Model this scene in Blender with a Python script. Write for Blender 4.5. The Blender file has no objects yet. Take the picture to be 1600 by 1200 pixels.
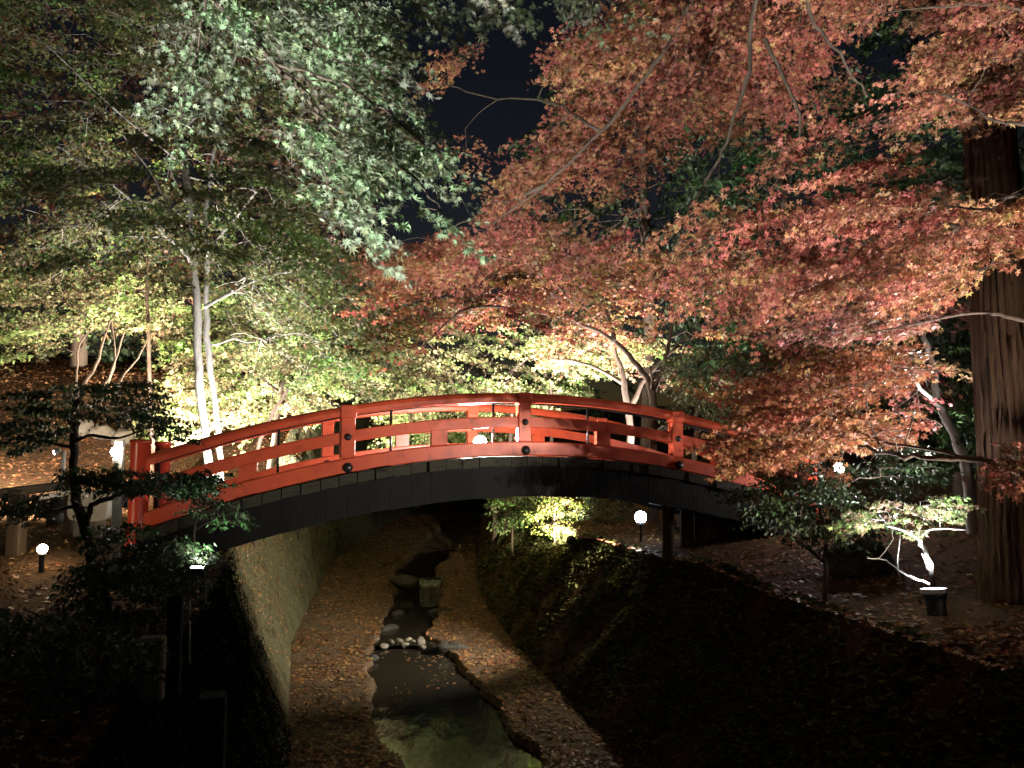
import bpy, math, random
import numpy as np
from mathutils import Vector, Matrix

# ------------------------------------------------------------------ camera, sky, moon, exposure
S = bpy.context.scene
C = S.collection
F = 1202.0                      # focal length in photograph pixels (1600 wide)
PITCH = math.radians(4.9)
cam_d = bpy.data.cameras.new('camera'); cam = bpy.data.objects.new('camera', cam_d); C.objects.link(cam)
cam_d.sensor_width = 36; cam_d.lens = 36 * F / 1600; cam_d.clip_start = 0.05; cam_d.clip_end = 2000
cam.location = (0, 0, 0); cam.rotation_euler = (math.radians(90) + PITCH, 0, 0)
S.camera = cam

W = bpy.data.worlds.new('World'); S.world = W; W.use_nodes = True
wn = W.node_tree; bg = wn.nodes['Background']
sk = wn.nodes.new('ShaderNodeTexSky'); sk.sky_type = 'NISHITA'; sk.sun_disc = False
sk.sun_elevation = math.radians(-4.0); sk.sun_rotation = math.radians(0)
wn.links.new(sk.outputs[0], bg.inputs[0]); bg.inputs[1].default_value = 0.14

night_fill_d = bpy.data.lights.new('night_fill', 'SUN'); night_fill = bpy.data.objects.new('night_fill', night_fill_d); C.objects.link(night_fill)  # added weak fill light that lifts the dark areas, no visible source
night_fill_d.energy = 0.02; night_fill_d.angle = math.radians(10); night_fill_d.color = (0.8, 0.88, 1.0)
night_fill.rotation_euler = (math.radians(45), 0, math.radians(-15))

S.view_settings.view_transform = 'Standard'; S.view_settings.look = 'None'
S.view_settings.exposure = 0.0; S.view_settings.gamma = 1.0; S.view_settings.use_curve_mapping = False
S.render.engine = 'CYCLES'
S.cycles.use_denoising = True
S.cycles.max_bounces = 4; S.cycles.diffuse_bounces = 2; S.cycles.glossy_bounces = 2; S.cycles.transmission_bounces = 3
S.cycles.use_adaptive_sampling = True; S.cycles.adaptive_threshold = 0.03; S.cycles.transparent_max_bounces = 8
S.cycles.sample_clamp_indirect = 3.0

# ------------------------------------------------------------------ helpers
rng = np.random.default_rng(7)
random.seed(7)
cp, sp = math.cos(PITCH), math.sin(PITCH)

def P(px, py, Y):
    """world point at forward distance Y seen at photograph pixel px, py"""
    u = (px - 800) / F; v = (600 - py) / F
    k = Y / (cp - v * sp)
    return np.array([u * k, Y, (sp + v * cp) * k])

def PZ(px, py, z):
    """world point on the horizontal plane z seen at photograph pixel px, py"""
    u = (px - 800) / F; v = (600 - py) / F
    k = z / (sp + v * cp)
    return np.array([u * k, (cp - v * sp) * k, z])

def vnoise(x, y, seed=0):
    x = np.asarray(x, float); y = np.asarray(y, float)
    xi = np.floor(x).astype(np.int64); yi = np.floor(y).astype(np.int64)
    fx = x - xi; fy = y - yi
    fx = fx * fx * (3 - 2 * fx); fy = fy * fy * (3 - 2 * fy)
    def h(a, b):
        n = (a * 374761393 + b * 668265263 + seed * 974711) & 0xFFFFFFFF
        n = ((n ^ (n >> 13)) * 1274126177) & 0xFFFFFFFF
        return ((n ^ (n >> 16)) & 0xFFFF) / 65535.0
    return (h(xi, yi) * (1 - fx) + h(xi + 1, yi) * fx) * (1 - fy) + (h(xi, yi + 1) * (1 - fx) + h(xi + 1, yi + 1) * fx) * fy

def fbm(x, y, seed=0, o=4):
    r = 0; a = 0.5
    for i in range(o):
        r = r + a * (vnoise(x * 2 ** i, y * 2 ** i, seed + i) - 0.5); a *= 0.5
    return r

def link(o, parent=None):
    C.objects.link(o)
    if parent is not None:
        o.parent = parent
    return o

def mesh_arrays(name, V, faces_list, mat, parent=None, col=None, smooth=False):
    """V (n,3); faces_list: list of int arrays (m,k)"""
    me = bpy.data.meshes.new(name)
    V = np.asarray(V, np.float32)
    me.vertices.add(len(V)); me.vertices.foreach_set('co', V.ravel())
    nl = sum(f.size for f in faces_list); npo = sum(len(f) for f in faces_list)
    me.loops.add(nl); me.polygons.add(npo)
    me.loops.foreach_set('vertex_index', np.concatenate([f.ravel() for f in faces_list]).astype(np.int32))
    tot = np.concatenate([np.full(len(f), f.shape[1]) for f in faces_list])
    st = np.concatenate([[0], np.cumsum(tot)[:-1]])
    me.polygons.foreach_set('loop_start', st.astype(np.int32))
    me.polygons.foreach_set('use_smooth', np.full(npo, bool(smooth)))
    me.update(calc_edges=True)
    if col is not None:
        a = me.color_attributes.new('leafcol', 'FLOAT_COLOR', 'POINT')
        a.data.foreach_set('color', np.asarray(col, np.float32).ravel())
    me.materials.append(mat)
    return link(bpy.data.objects.new(name, me), parent)

class MB:
    """collects verts and faces for one mesh"""
    def __init__(s): s.v = []; s.q = []; s.t = []; s.n = 0
    def add(s, V, quads=None, tris=None):
        V = np.asarray(V, float).reshape(-1, 3); b = s.n
        s.v.append(V); s.n += len(V)
        if quads is not None and len(quads): s.q.append(np.asarray(quads, int) + b)
        if tris is not None and len(tris): s.t.append(np.asarray(tris, int) + b)
        return s
    def box(s, c, ax, ay, az):
        """c centre, ax ay az half-extent vectors"""
        c, ax, ay, az = (np.asarray(k, float) for k in (c, ax, ay, az))
        V = [c + i * ax + j * ay + k * az for i in (-1, 1) for j in (-1, 1) for k in (-1, 1)]
        return s.add(V, [(0, 1, 3, 2), (4, 6, 7, 5), (0, 4, 5, 1), (2, 3, 7, 6), (0, 2, 6, 4), (1, 5, 7, 3)])
    def bbox(s, c, sx, sy, sz, b=0.01, rz=0.0):
        """chamfered upright box, full sizes"""
        c = np.asarray(c, float); ca, sa = math.cos(rz), math.sin(rz)
        hx, hy, hz = sx / 2, sy / 2, sz / 2
        lay = []
        for z, k in ((-hz, b), (-hz + b, 0), (hz - b, 0), (hz, b)):
            x, y = hx - k, hy - k
            ring = [(-x + b, -y), (x - b, -y), (x, -y + b), (x, y - b), (x - b, y), (-x + b, y), (-x, y - b), (-x, -y + b)]
            lay += [(c[0] + p * ca - q * sa, c[1] + p * sa + q * ca, c[2] + z) for p, q in ring]
        q = []
        for l in range(3):
            for i in range(8):
                j = (i + 1) % 8; q.append((l * 8 + i, l * 8 + j, l * 8 + 8 + j, l * 8 + 8 + i))
        for o, r in ((0, 1), (24, 0)):
            f = [(o, o + 1, o + 2, o + 7), (o + 2, o + 3, o + 6, o + 7), (o + 3, o + 4, o + 5, o + 6)]
            q += [tuple(reversed(a)) if r else a for a in f]
        return s.add(lay, q)
    def tube(s, pts, rad, n=6, cap=True):
        pts = np.asarray(pts, float); m = len(pts)
        rad = np.broadcast_to(np.asarray(rad, float), (m,))
        T = np.gradient(pts, axis=0); T /= np.linalg.norm(T, axis=1)[:, None] + 1e-9
        up = np.array([0, 0, 1.0]) if abs(T[0][2]) < 0.9 else np.array([1.0, 0, 0])
        A = np.zeros_like(T); a = up
        for i in range(m):
            a = a - T[i] * np.dot(a, T[i]); a = a / (np.linalg.norm(a) + 1e-9); A[i] = a
        B = np.cross(T, A)
        an = np.arange(n) * 2 * math.pi / n
        V = pts[:, None] + rad[:, None, None] * (np.cos(an)[None, :, None] * A[:, None] + np.sin(an)[None, :, None] * B[:, None])
        q = []
        for i in range(m - 1):
            for j in range(n):
                k = (j + 1) % n
                q.append((i * n + j, i * n + k, i * n + n + k, i * n + n + j))
        t = []
        V = V.reshape(-1, 3)
        if cap:
            V = np.vstack([V, pts[:1], pts[-1:]])
            e = m * n
            for j in range(n):
                k = (j + 1) % n
                t.append((e, k, j)); t.append((e + 1, (m - 1) * n + j, (m - 1) * n + k))
        return s.add(V, q, t)
    def lathe(s, c, prof, axis=(0, 0, 1), n=20):
        """profile of (radius, height) along axis from c"""
        c = np.asarray(c, float); ax = np.asarray(axis, float); ax /= np.linalg.norm(ax)
        u = np.array([1.0, 0, 0]) if abs(ax[0]) < 0.8 else np.array([0, 1.0, 0])
        u = u - ax * np.dot(u, ax); u /= np.linalg.norm(u); w = np.cross(ax, u)
        an = np.arange(n) * 2 * math.pi / n
        V = []
        for r, h in prof:
            V += [c + ax * h + max(r, 1e-4) * (math.cos(a) * u + math.sin(a) * w) for a in an]
        q = []
        for i in range(len(prof) - 1):
            for j in range(n):
                k = (j + 1) % n
                q.append((i * n + j, i * n + k, i * n + n + k, i * n + n + j))
        return s.add(V, q)
    def build(s, name, mat, parent=None, smooth=False):
        fl = []
        if s.q: fl.append(np.concatenate(s.q))
        if s.t: fl.append(np.concatenate(s.t))
        return mesh_arrays(name, np.concatenate(s.v), fl, mat, parent, smooth=smooth)

def tag(o, label=None, cat=None, group=None, kind=None):
    if label: o['label'] = label
    if cat: o['category'] = cat
    if group: o['group'] = group
    if kind: o['kind'] = kind
    return o

def empty(name, label=None, cat=None, group=None):
    o = bpy.data.objects.new(name, None); C.objects.link(o); o.empty_display_size = 0.1
    return tag(o, label, cat, group)

# ------------------------------------------------------------------ materials
def mat_new(name):
    m = bpy.data.materials.new(name); m.use_nodes = True
    return m, m.node_tree.nodes, m.node_tree.links

def mat_noise(name, cols, scale=8, rough=0.7, bump=0.3, bscale=None, stretch=(1, 1, 1), spec=0.3, detail=6, bdist=0.02, coords='Object'):
    m, N, L = mat_new(name); b = N['Principled BSDF']
    tc = N.new('ShaderNodeTexCoord'); mp = N.new('ShaderNodeMapping'); mp.inputs['Scale'].default_value = stretch
    L.new(tc.outputs[coords], mp.inputs[0])
    n = N.new('ShaderNodeTexNoise'); n.inputs['Scale'].default_value = scale; n.inputs['Detail'].default_value = detail
    n.inputs['Roughness'].default_value = 0.65
    L.new(mp.outputs[0], n.inputs['Vector'])
    r = N.new('ShaderNodeValToRGB'); L.new(n.outputs[0], r.inputs[0])
    el = r.color_ramp.elements
    while len(el) < len(cols): el.new(0.5)
    for i, c in enumerate(cols):
        el[i].position = 0.3 + 0.4 * i / max(1, len(cols) - 1); el[i].color = (*c, 1)
    L.new(r.outputs[0], b.inputs['Base Color'])
    b.inputs['Roughness'].default_value = rough; b.inputs['Specular IOR Level'].default_value = spec
    if bump:
        n2 = N.new('ShaderNodeTexNoise'); n2.inputs['Scale'].default_value = bscale or scale * 3; n2.inputs['Detail'].default_value = 5
        L.new(mp.outputs[0], n2.inputs['Vector'])
        bp = N.new('ShaderNodeBump'); bp.inputs['Strength'].default_value = bump; bp.inputs['Distance'].default_value = bdist
        L.new(n2.outputs[0], bp.inputs['Height']); L.new(bp.outputs[0], b.inputs['Normal'])
    return m

def mat_leaf(name, trans=0.35, gloss=0.25):
    m, N, L = mat_new(name); b = N['Principled BSDF']
    at = N.new('ShaderNodeAttribute'); at.attribute_name = 'leafcol'
    L.new(at.outputs['Color'], b.inputs['Base Color'])
    b.inputs['Roughness'].default_value = 0.5; b.inputs['Specular IOR Level'].default_value = gloss
    t = N.new('ShaderNodeBsdfTranslucent'); L.new(at.outputs['Color'], t.inputs[0])
    mx = N.new('ShaderNodeMixShader'); mx.inputs[0].default_value = trans
    L.new(b.outputs[0], mx.inputs[1]); L.new(t.outputs[0], mx.inputs[2])
    L.new(mx.outputs[0], N['Material Output'].inputs[0])
    return m

def mat_emit(name, col, strength, sampled=True):
    m, N, L = mat_new(name); b = N['Principled BSDF']
    b.inputs['Base Color'].default_value = (0.8, 0.8, 0.8, 1)
    b.inputs['Emission Color'].default_value = (*col, 1); b.inputs['Emission Strength'].default_value = strength
    if not sampled: m.cycles.emission_sampling = 'NONE'
    return m

M_LEAF = mat_leaf('maple_leaf')
M_EVER = mat_leaf('evergreen_leaf', 0.12, 0.5)
M_LITTER = mat_leaf('fallen_leaf', 0.1, 0.2)
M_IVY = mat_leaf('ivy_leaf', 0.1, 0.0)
M_RED = mat_noise('vermilion_paint', [(0.40, 0.048, 0.024), (0.62, 0.088, 0.034), (0.54, 0.070, 0.029)], 2.2, 0.42, 0.22, 26, spec=0.4, bdist=0.004)
def wear(m, dark=(0.15, 0.03, 0.018)):
    N, L = m.node_tree.nodes, m.node_tree.links; b = N['Principled BSDF']; src = b.inputs['Base Color'].links[0].from_socket
    tc = N.new('ShaderNodeTexCoord'); mp = N.new('ShaderNodeMapping'); mp.inputs['Scale'].default_value = (1, 1, 0.5); L.new(tc.outputs['Object'], mp.inputs[0])
    n = N.new('ShaderNodeTexNoise'); n.inputs['Scale'].default_value = 9; n.inputs['Detail'].default_value = 9; n.inputs['Roughness'].default_value = 0.72; L.new(mp.outputs[0], n.inputs['Vector'])
    r = N.new('ShaderNodeValToRGB'); r.color_ramp.elements[0].position = 0.53; r.color_ramp.elements[0].color = (0, 0, 0, 1); r.color_ramp.elements[1].position = 0.72; r.color_ramp.elements[1].color = (0.5, 0.5, 0.5, 1)
    L.new(n.outputs[0], r.inputs[0])
    x = N.new('ShaderNodeMix'); x.data_type = 'RGBA'; L.new(r.outputs[0], x.inputs['Factor']); L.new(src, x.inputs['A']); x.inputs['B'].default_value = (*dark, 1)
    L.new(x.outputs['Result'], b.inputs['Base Color']); return m
wear(M_RED)
M_REDSHAFT = mat_noise('vermilion_lacquer', [(0.44, 0.044, 0.022), (0.52, 0.056, 0.028)], 4, 0.25, 0.08, 20, spec=0.5, bdist=0.004)
wear(M_REDSHAFT)
M_IRON = mat_noise('black_iron', [(0.012, 0.012, 0.014), (0.02, 0.02, 0.022)], 20, 0.35, 0.05, spec=0.5)
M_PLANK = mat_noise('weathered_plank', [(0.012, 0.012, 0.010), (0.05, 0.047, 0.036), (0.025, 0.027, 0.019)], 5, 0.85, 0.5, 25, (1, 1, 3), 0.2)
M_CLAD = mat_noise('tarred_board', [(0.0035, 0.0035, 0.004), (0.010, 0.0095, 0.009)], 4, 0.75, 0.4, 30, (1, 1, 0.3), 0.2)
M_TIMBER = mat_noise('aged_timber', [(0.035, 0.025, 0.017), (0.09, 0.065, 0.045)], 4, 0.8, 0.5, 18, (1, 1, 0.2), 0.2)
M_SOIL = mat_noise('leaf_mould_soil', [(0.022, 0.013, 0.008), (0.07, 0.04, 0.021), (0.042, 0.027, 0.014)], 6, 0.95, 0.9, 30, spec=0.1, bdist=0.05)
M_MOSSWALL = mat_noise('mossy_stone', [(0.018, 0.022, 0.010), (0.085, 0.08, 0.048), (0.04, 0.046, 0.022)], 2.2, 0.95, 1.0, 16, spec=0.1, bdist=0.06)
M_BED = mat_noise('stream_silt', [(0.04, 0.027, 0.017), (0.085, 0.058, 0.036), (0.06, 0.042, 0.026)], 5, 0.9, 0.7, 25, spec=0.15, bdist=0.04)
M_ROCK = mat_noise('river_rock', [(0.05, 0.045, 0.038), (0.17, 0.155, 0.13), (0.09, 0.088, 0.075)], 5, 0.85, 0.7, 20, spec=0.25)
M_DARKROCK = mat_noise('wet_dark_rock', [(0.008, 0.0075, 0.0065), (0.028, 0.026, 0.021), (0.015, 0.0145, 0.012)], 5, 0.7, 0.7, 20, spec=0.35)
M_PALE = mat_noise('pale_stone', [(0.34, 0.32, 0.27), (0.5, 0.48, 0.41)], 5, 0.9, 0.4, 25, spec=0.2)
M_BARK = mat_noise('maple_bark', [(0.034, 0.024, 0.018), (0.10, 0.072, 0.055), (0.06, 0.043, 0.033)], 6, 0.9, 0.6, 26, (1, 1, 0.35), 0.15)
M_BARKPALE = mat_noise('pale_bark', [(0.11, 0.105, 0.095), (0.25, 0.24, 0.225), (0.15, 0.145, 0.135)], 4, 0.85, 0.5, 20, (1, 1, 0.4), 0.2)
M_CEDAR = mat_noise('cedar_bark', [(0.012, 0.0075, 0.005), (0.066, 0.038, 0.024), (0.030, 0.018, 0.012)], 9, 0.95, 1.0, 30, (1, 1, 0.08), 0.1, bdist=0.03)
M_STEEL = mat_noise('galvanised_steel', [(0.38, 0.38, 0.37), (0.5, 0.5, 0.49)], 12, 0.5, 0.1, spec=0.5)
M_BLACKPL = mat_noise('black_housing', [(0.013, 0.013, 0.014), (0.022, 0.022, 0.023)], 14, 0.55, 0.1, spec=0.4)

def mat_water():
    m, N, L = mat_new('stream_water'); b = N['Principled BSDF']
    b.inputs['Base Color'].default_value = (0.016, 0.014, 0.010, 1); b.inputs['Roughness'].default_value = 0.08
    b.inputs['IOR'].default_value = 1.33; b.inputs['Specular IOR Level'].default_value = 0.3; b.inputs['Transmission Weight'].default_value = 0.0
    tc = N.new('ShaderNodeTexCoord'); n = N.new('ShaderNodeTexNoise'); n.inputs['Scale'].default_value = 4
    mp = N.new('ShaderNodeMapping'); mp.inputs['Scale'].default_value = (1, 0.4, 1); L.new(tc.outputs['Object'], mp.inputs[0])
    n.inputs['Detail'].default_value = 3; L.new(mp.outputs[0], n.inputs['Vector'])
    bp = N.new('ShaderNodeBump'); bp.inputs['Strength'].default_value = 0.35; bp.inputs['Distance'].default_value = 0.03
    L.new(n.outputs[0], bp.inputs['Height']); L.new(bp.outputs[0], b.inputs['Normal'])
    return m
M_WATER = mat_water()
M_FALL = mat_noise('falling_water', [(0.02, 0.02, 0.018), (0.03, 0.03, 0.027), (0.10, 0.10, 0.093)], 3.5, 0.12, 0.3, 20, (1, 1, 0.12), 0.5)

# ------------------------------------------------------------------ terrain
TH = math.radians(19)
AX = np.array([math.cos(TH), math.sin(TH), 0]); NX = np.array([-math.sin(TH), math.cos(TH), 0])
BC = np.array([0.18, 12.0, 0.0]); BW = 2.9; SPC = 2.7

def xL(y): return np.interp(y, [-6, 0, 8, 10, 12, 16, 20, 23, 27, 32, 40, 90], [-0.6, -1.0, -2.25, -2.8, -3.35, -4.45, -5.1, -5.4, -5.2, -4.6, -3.4, -3.0])
def xR(y): return np.interp(y, [-6, 0, 8, 10.4, 12, 16, 21, 26, 36, 40, 90], [4.2, 3.2, 1.85, 1.3, 0.95, 0.0, -0.9, -1.25, -1.3, -1.2, -0.8])
def xP(y): return np.interp(y, [-6, 0, 6, 9, 12, 16, 22, 36, 90], [6.5, 5.6, 4.2, 3.5, 3.1, 1.5, 0.4, 0.0, 0.4])
def bedz(y): return np.interp(y, [-6, 21.9, 22.15, 36, 60, 90], [-4.0, -4.0, -3.58, -2.65, -2.0, -1.6])
WALLIN = 1.0

def bridge_pad(x, y, h):
    """level approach at both ends of the bridge"""
    dx, dy = x - BC[0], y - BC[1]
    s = dx * AX[0] + dy * AX[1]; p = dx * NX[0] + dy * NX[1] - BW / 2
    w = np.exp(-(np.abs(p) / 2.1) ** 4)
    e = np.clip((np.abs(s) - 4.7) / 0.9, 0, 1) * np.clip((11 - np.abs(s)) / 4, 0, 1)
    k = w * e
    return h * (1 - k) + (-1.16) * k

def h_left(x, y):
    hill = 0.5 * np.maximum(0, (-x - 8) * 0.5 + (y - 15) * 0.5)
    hill = hill + 0.35 * np.maximum(0, y - 19)
    hill = 5.5 * np.tanh(hill / 5.5)
    near = -0.45 * np.clip((9 - y) / 4, 0, 1)
    h = -1.55 + near + hill + 0.22 * fbm(x * 0.5, y * 0.5, 3) + 0.05 * fbm(x * 4, y * 4, 9)
    return bridge_pad(x, y, h)

def h_right(x, y):
    d = np.maximum(0, x - xP(y))
    h = -1.9 + 0.17 * np.minimum(d, 9) + 0.13 * np.maximum(0, y - 20) + 0.2 * fbm(x * 0.6, y * 0.6, 5) + 0.05 * fbm(x * 4, y * 4, 19)
    h = 4 * np.tanh(h / 4)
    return bridge_pad(x, y, h)

def gz(x, y):
    X, Y = np.array(float(x)), np.array(float(y)); a, b, c = float(xL(y)), float(xR(y)), float(xP(y))
    if x < a - WALLIN: return float(h_left(X, Y))
    if x < a: return float(h_left(X, Y)) * (a - x) / WALLIN + float(bedz(y)) * (1 - (a - x) / WALLIN)
    if x < b: return float(h_bed(X, Y))
    if x < c: return float(z_rslope(X, Y, np.array((x - b) / (c - b))))
    return float(h_right(X, Y))
Ywat = []
for py, a, b in [(1200, 628, 850), (1160, 600, 818), (1130, 590, 792), (1100, 583, 765), (1075, 580, 748), (1055, 577, 728), (1035, 575, 710), (1018, 586, 690),
                 (1004, 592, 668), (990, 596, 664), (972, 606, 676), (955, 612, 690), (935, 619, 686), (915, 621, 684)]:
    A = PZ(a, py, -4.05); B = PZ(b, py, -4.05); Ywat.append((A[1], A[0], B[0]))
for py, a, b in [(903, 618, 686), (880, 640, 706), (850, 668, 732), (820, 705, 752), (792, 728, 762)]:
    Y = np.interp(py, [792, 903], [36, 22.2]); A = P(a, py, Y); B = P(b, py, Y); Ywat.append((Y, A[0], B[0]))
Ywat.sort(); WY = np.array([w[0] for w in Ywat]); WA = np.array([w[1] for w in Ywat]); WB = np.array([w[2] for w in Ywat])
def wat_l(y): return np.interp(y, WY, WA) + 0.22 * fbm(np.asarray(y) * 1.6, np.asarray(y) * 0 + 3.3, 21, 3) * 2
def wat_r(y): return np.interp(y, WY, WB) + 0.22 * fbm(np.asarray(y) * 1.6, np.asarray(y) * 0 + 8.3, 31, 3) * 2

def h_bed(x, y):
    d = np.maximum(wat_l(y) - x, x - wat_r(y))        # >0 on the leaf bars
    sm = np.interp(y + 0.8 * fbm(x * 1.1, y * 0 + 2.0, 47), [-6, 19.8, 24.5, 36, 60, 90], [-4.0, -4.0, -3.44, -2.65, -2.0, -1.6]); bw = np.clip(d / 0.35, 0, 1)
    k = np.clip(d / 0.10 + 0.5, 0, 1); k = k * k * (3 - 2 * k)
    return bedz(y) * (1 - bw) + sm * bw - 0.16 + k * 0.22 + np.clip(d, 0, 2.5) * 0.05 + 0.12 * fbm(x * 1.6, y * 1.6, 41) + 0.025 * fbm(x * 11, y * 11, 44)

def strip(name, xa, xb, nx, Ys, zf, mat, kind='structure', pw=1.0, flip=False):
    """grid between the curves xa(y) and xb(y)"""
    t = np.linspace(0, 1, nx) ** pw
    if flip: t = 1 - t[::-1]
    Y = np.repeat(Ys, nx).reshape(len(Ys), nx)
    a = xa(Ys)[:, None]; b = xb(Ys)[:, None]
    X = a + (b - a) * t[None]
    Z = zf(X, Y, t[None] + 0 * X)
    V = np.stack([X, Y, Z], -1).reshape(-1, 3)
    i = np.arange(len(Ys) - 1)[:, None] * nx + np.arange(nx - 1)[None]
    q = np.stack([i, i + 1, i + nx + 1, i + nx], -1).reshape(-1, 4)
    o = mesh_arrays(name, V, [q], mat, smooth=True)
    return tag(o, kind=kind)

Yn = np.concatenate([np.linspace(-6, 8, 60), np.linspace(8.06, 40, 420), np.linspace(40.5, 90, 40)])
Yc = np.concatenate([np.linspace(-6, 40, 180), np.linspace(41, 90, 40)])
one = lambda v: (lambda y: 0 * y + v)
tag(strip('streambed', lambda y: xL(y) - 0.03, lambda y: xR(y) + 0.03, 90, Yn, lambda X, Y, t: h_bed(X, Y), M_BED), 'leaf strewn bed of the stream between its banks')
tag(strip('ground', one(-70), lambda y: xL(y) - WALLIN, 150, Yc, lambda X, Y, t: h_left(X, Y), M_SOIL, pw=3, flip=True), 'leaf covered earth of the bank beside the mossy wall')
def z_rslope(X, Y, t):
    a = h_bed(xR(Y) + 0 * X, Y) - 0.05; b = h_right(xP(Y) + 0 * X, Y)
    s = t ** 0.85
    return a + (b - a) * s + (0.3 * fbm(X * 1.3, Y * 1.3, 51) + 0.1 * fbm(X * 5, Y * 5, 55)) * np.sin(t * math.pi)
tag(strip('slope', xR, xP, 50, Yn, z_rslope, M_SOIL), 'steep dark bank overgrown with ground cover')
tag(strip('terrain', xP, one(70), 140, Yc, lambda X, Y, t: h_right(X, Y), M_SOIL, pw=3), 'leaf covered earth around the cedar')

def z_wall(X, Y, t):
    a = h_left(xL(Y) - WALLIN + 0 * X, Y); b = h_bed(xL(Y) + 0 * X, Y) - 0.05
    return a + (b - a) * t
def wall_mesh():
    Ys = Yn[Yn < 62]; nx = 60
    t = np.linspace(0, 1, nx)
    Y = np.repeat(Ys, nx).reshape(len(Ys), nx)
    bat = t ** 1.15
    X = xL(Ys)[:, None] - WALLIN + WALLIN * bat[None]
    Z = z_wall(X, Y, t[None] + 0 * X)
    bulge = 0.30 * fbm(Y * 1.4, Z * 1.7, 61) + 0.12 * fbm(Y * 5, Z * 5, 63)
    X = X + bulge * np.sin(t * math.pi)[None]
    V = np.stack([X, Y, Z], -1).reshape(-1, 3)
    i = np.arange(len(Ys) - 1)[:, None] * nx + np.arange(nx - 1)[None]
    q = np.stack([i, i + 1, i + nx + 1, i + nx], -1).reshape(-1, 4)
    o = mesh_arrays('retaining_wall', V, [q], M_MOSSWALL, smooth=True)
    return tag(o, 'steep mossy wall along the stream under the low end of the bridge', 'wall')
wall_mesh()

def water_sheet(name, y0, y1, z0, z1, n, label):
    Ys = np.linspace(y0, y1, n)
    return tag(strip(name, lambda y: wat_l(y) - 0.12, lambda y: wat_r(y) + 0.12, 14, Ys,
                     lambda X, Y, t: z0 + (z1 - z0) * (Y - y0) / (y1 - y0) + 0 * X, M_WATER), label)
water_sheet('stream', -5.5, 16.1, -4.06, -4.05, 160, 'still dark pool of the stream below the row of stones')
water_sheet('stream', 16.15, 21.98, -3.995, -3.99, 80, 'narrow dark water between the stones and the small fall')
water_sheet('stream', 22.12, 60, -3.63, -2.0 - 0.05, 200, 'pale reflecting water winding away under the bridge')

# waterfall over the step
fall = MB(); nf = 26
xs = np.linspace(wat_l(22.05) * 0.45 + wat_r(22.05) * 0.55, wat_r(22.05) + 0.05, nf); V = []
for k, (yy, zz) in enumerate([(22.3, -3.62), (22.08, -3.615), (21.96, -3.68), (21.9, -3.85), (21.84, -4.02)]):
    V += [(x, yy - 0.07 * float(vnoise(i * 0.45, 3.0, 5)) * (k > 1), zz + 0.02 * float(vnoise(i * 0.4, 9.0, 6))) for i, x in enumerate(xs)]
fall.add(V, [(r * nf + i, r * nf + i + 1, r * nf + nf + i + 1, r * nf + nf + i) for r in range(4) for i in range(nf - 1)])
tag(fall.build('waterfall', M_FALL, smooth=True), 'thin white sheet of water falling over a step in the stream', 'waterfall', kind='structure')

# ------------------------------------------------------------------ leaves
def star(lobes, notch, droop=0.12):
    """fan of lobes [(angle, length)] -> verts (centre first), tris; leaf lies in xy, tip towards +y, size about 1"""
    pts = []
    for i, (a, l) in enumerate(lobes):
        if i: 
            am = math.radians((lobes[i - 1][0] + a) / 2); pts.append((notch * math.sin(am), notch * math.cos(am), 0.0))
        r = math.radians(a); pts.append((l * math.sin(r), l * math.cos(r), -droop * l))
    V = [(0, 0, 0.03)] + pts
    V = np.array(V) + np.array([0, 0.0, 0])
    n = len(pts)
    T = [(0, i + 1, i) for i in range(1, n)] + [(0, 1, n)]
    return V, np.array(T)
STAR7 = star([(-128, 0.36), (-84, 0.52), (-40, 0.66), (0, 0.74), (40, 0.66), (84, 0.52), (128, 0.36)], 0.22, 0.2)
def star_thin(angs):
    V = [(0, 0, 0.02)]; T = []
    for a, l in angs:
        r = math.radians(a); d = (math.sin(r), math.cos(r)); n = (d[1], -d[0]); w = 0.13
        b = len(V)
        V += [(d[0] * 0.22 + n[0] * w, d[1] * 0.22 + n[1] * w, 0), (d[0] * l, d[1] * l, -0.1 * l), (d[0] * 0.22 - n[0] * w, d[1] * 0.22 - n[1] * w, 0)]
        T += [(0, b, b + 1), (0, b + 1, b + 2)]
    return np.array(V), np.array(T)
def star5():
    V = [(0, -0.12, 0.02)]; T = []
    for a, l in ((-92, 0.5), (-46, 0.64), (0, 0.74), (46, 0.64), (92, 0.5)):
        r = math.radians(a); d = (math.sin(r), math.cos(r)); n = (d[1], -d[0]); w = 0.17; b = len(V)
        V += [(d[0] * 0.12 + n[0] * w, d[1] * 0.12 + n[1] * w, 0), (d[0] * l, d[1] * l, -0.1 * l), (d[0] * 0.12 - n[0] * w, d[1] * 0.12 - n[1] * w, 0)]
        T += [(b, b + 2, b + 1)]
    return np.array(V[1:]), np.array(T) - 1
STAR5 = star5()
def star3():
    V = []; T = []
    for a, l in ((-62, 0.62), (0, 0.78), (62, 0.62)):
        r = math.radians(a); d = (math.sin(r), math.cos(r)); n = (d[1], -d[0]); w = 0.24; b = len(V)
        V += [(n[0] * w, n[1] * w - 0.05, 0), (d[0] * l, d[1] * l, -0.1 * l), (-n[0] * w, -n[1] * w - 0.05, 0)]
        T += [(b, b + 2, b + 1)]
    return np.array(V), np.array(T)
STAR3 = star3()
OVAL = (np.array([(0, -0.5, 0), (0.24, -0.05, 0.05), (0, 0.55, -0.05), (-0.24, -0.05, 0.05)]), np.array([(0, 1, 2), (0, 2, 3)]))

def unit(a): return a / (np.linalg.norm(a, axis=-1, keepdims=True) + 1e-9)

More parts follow.
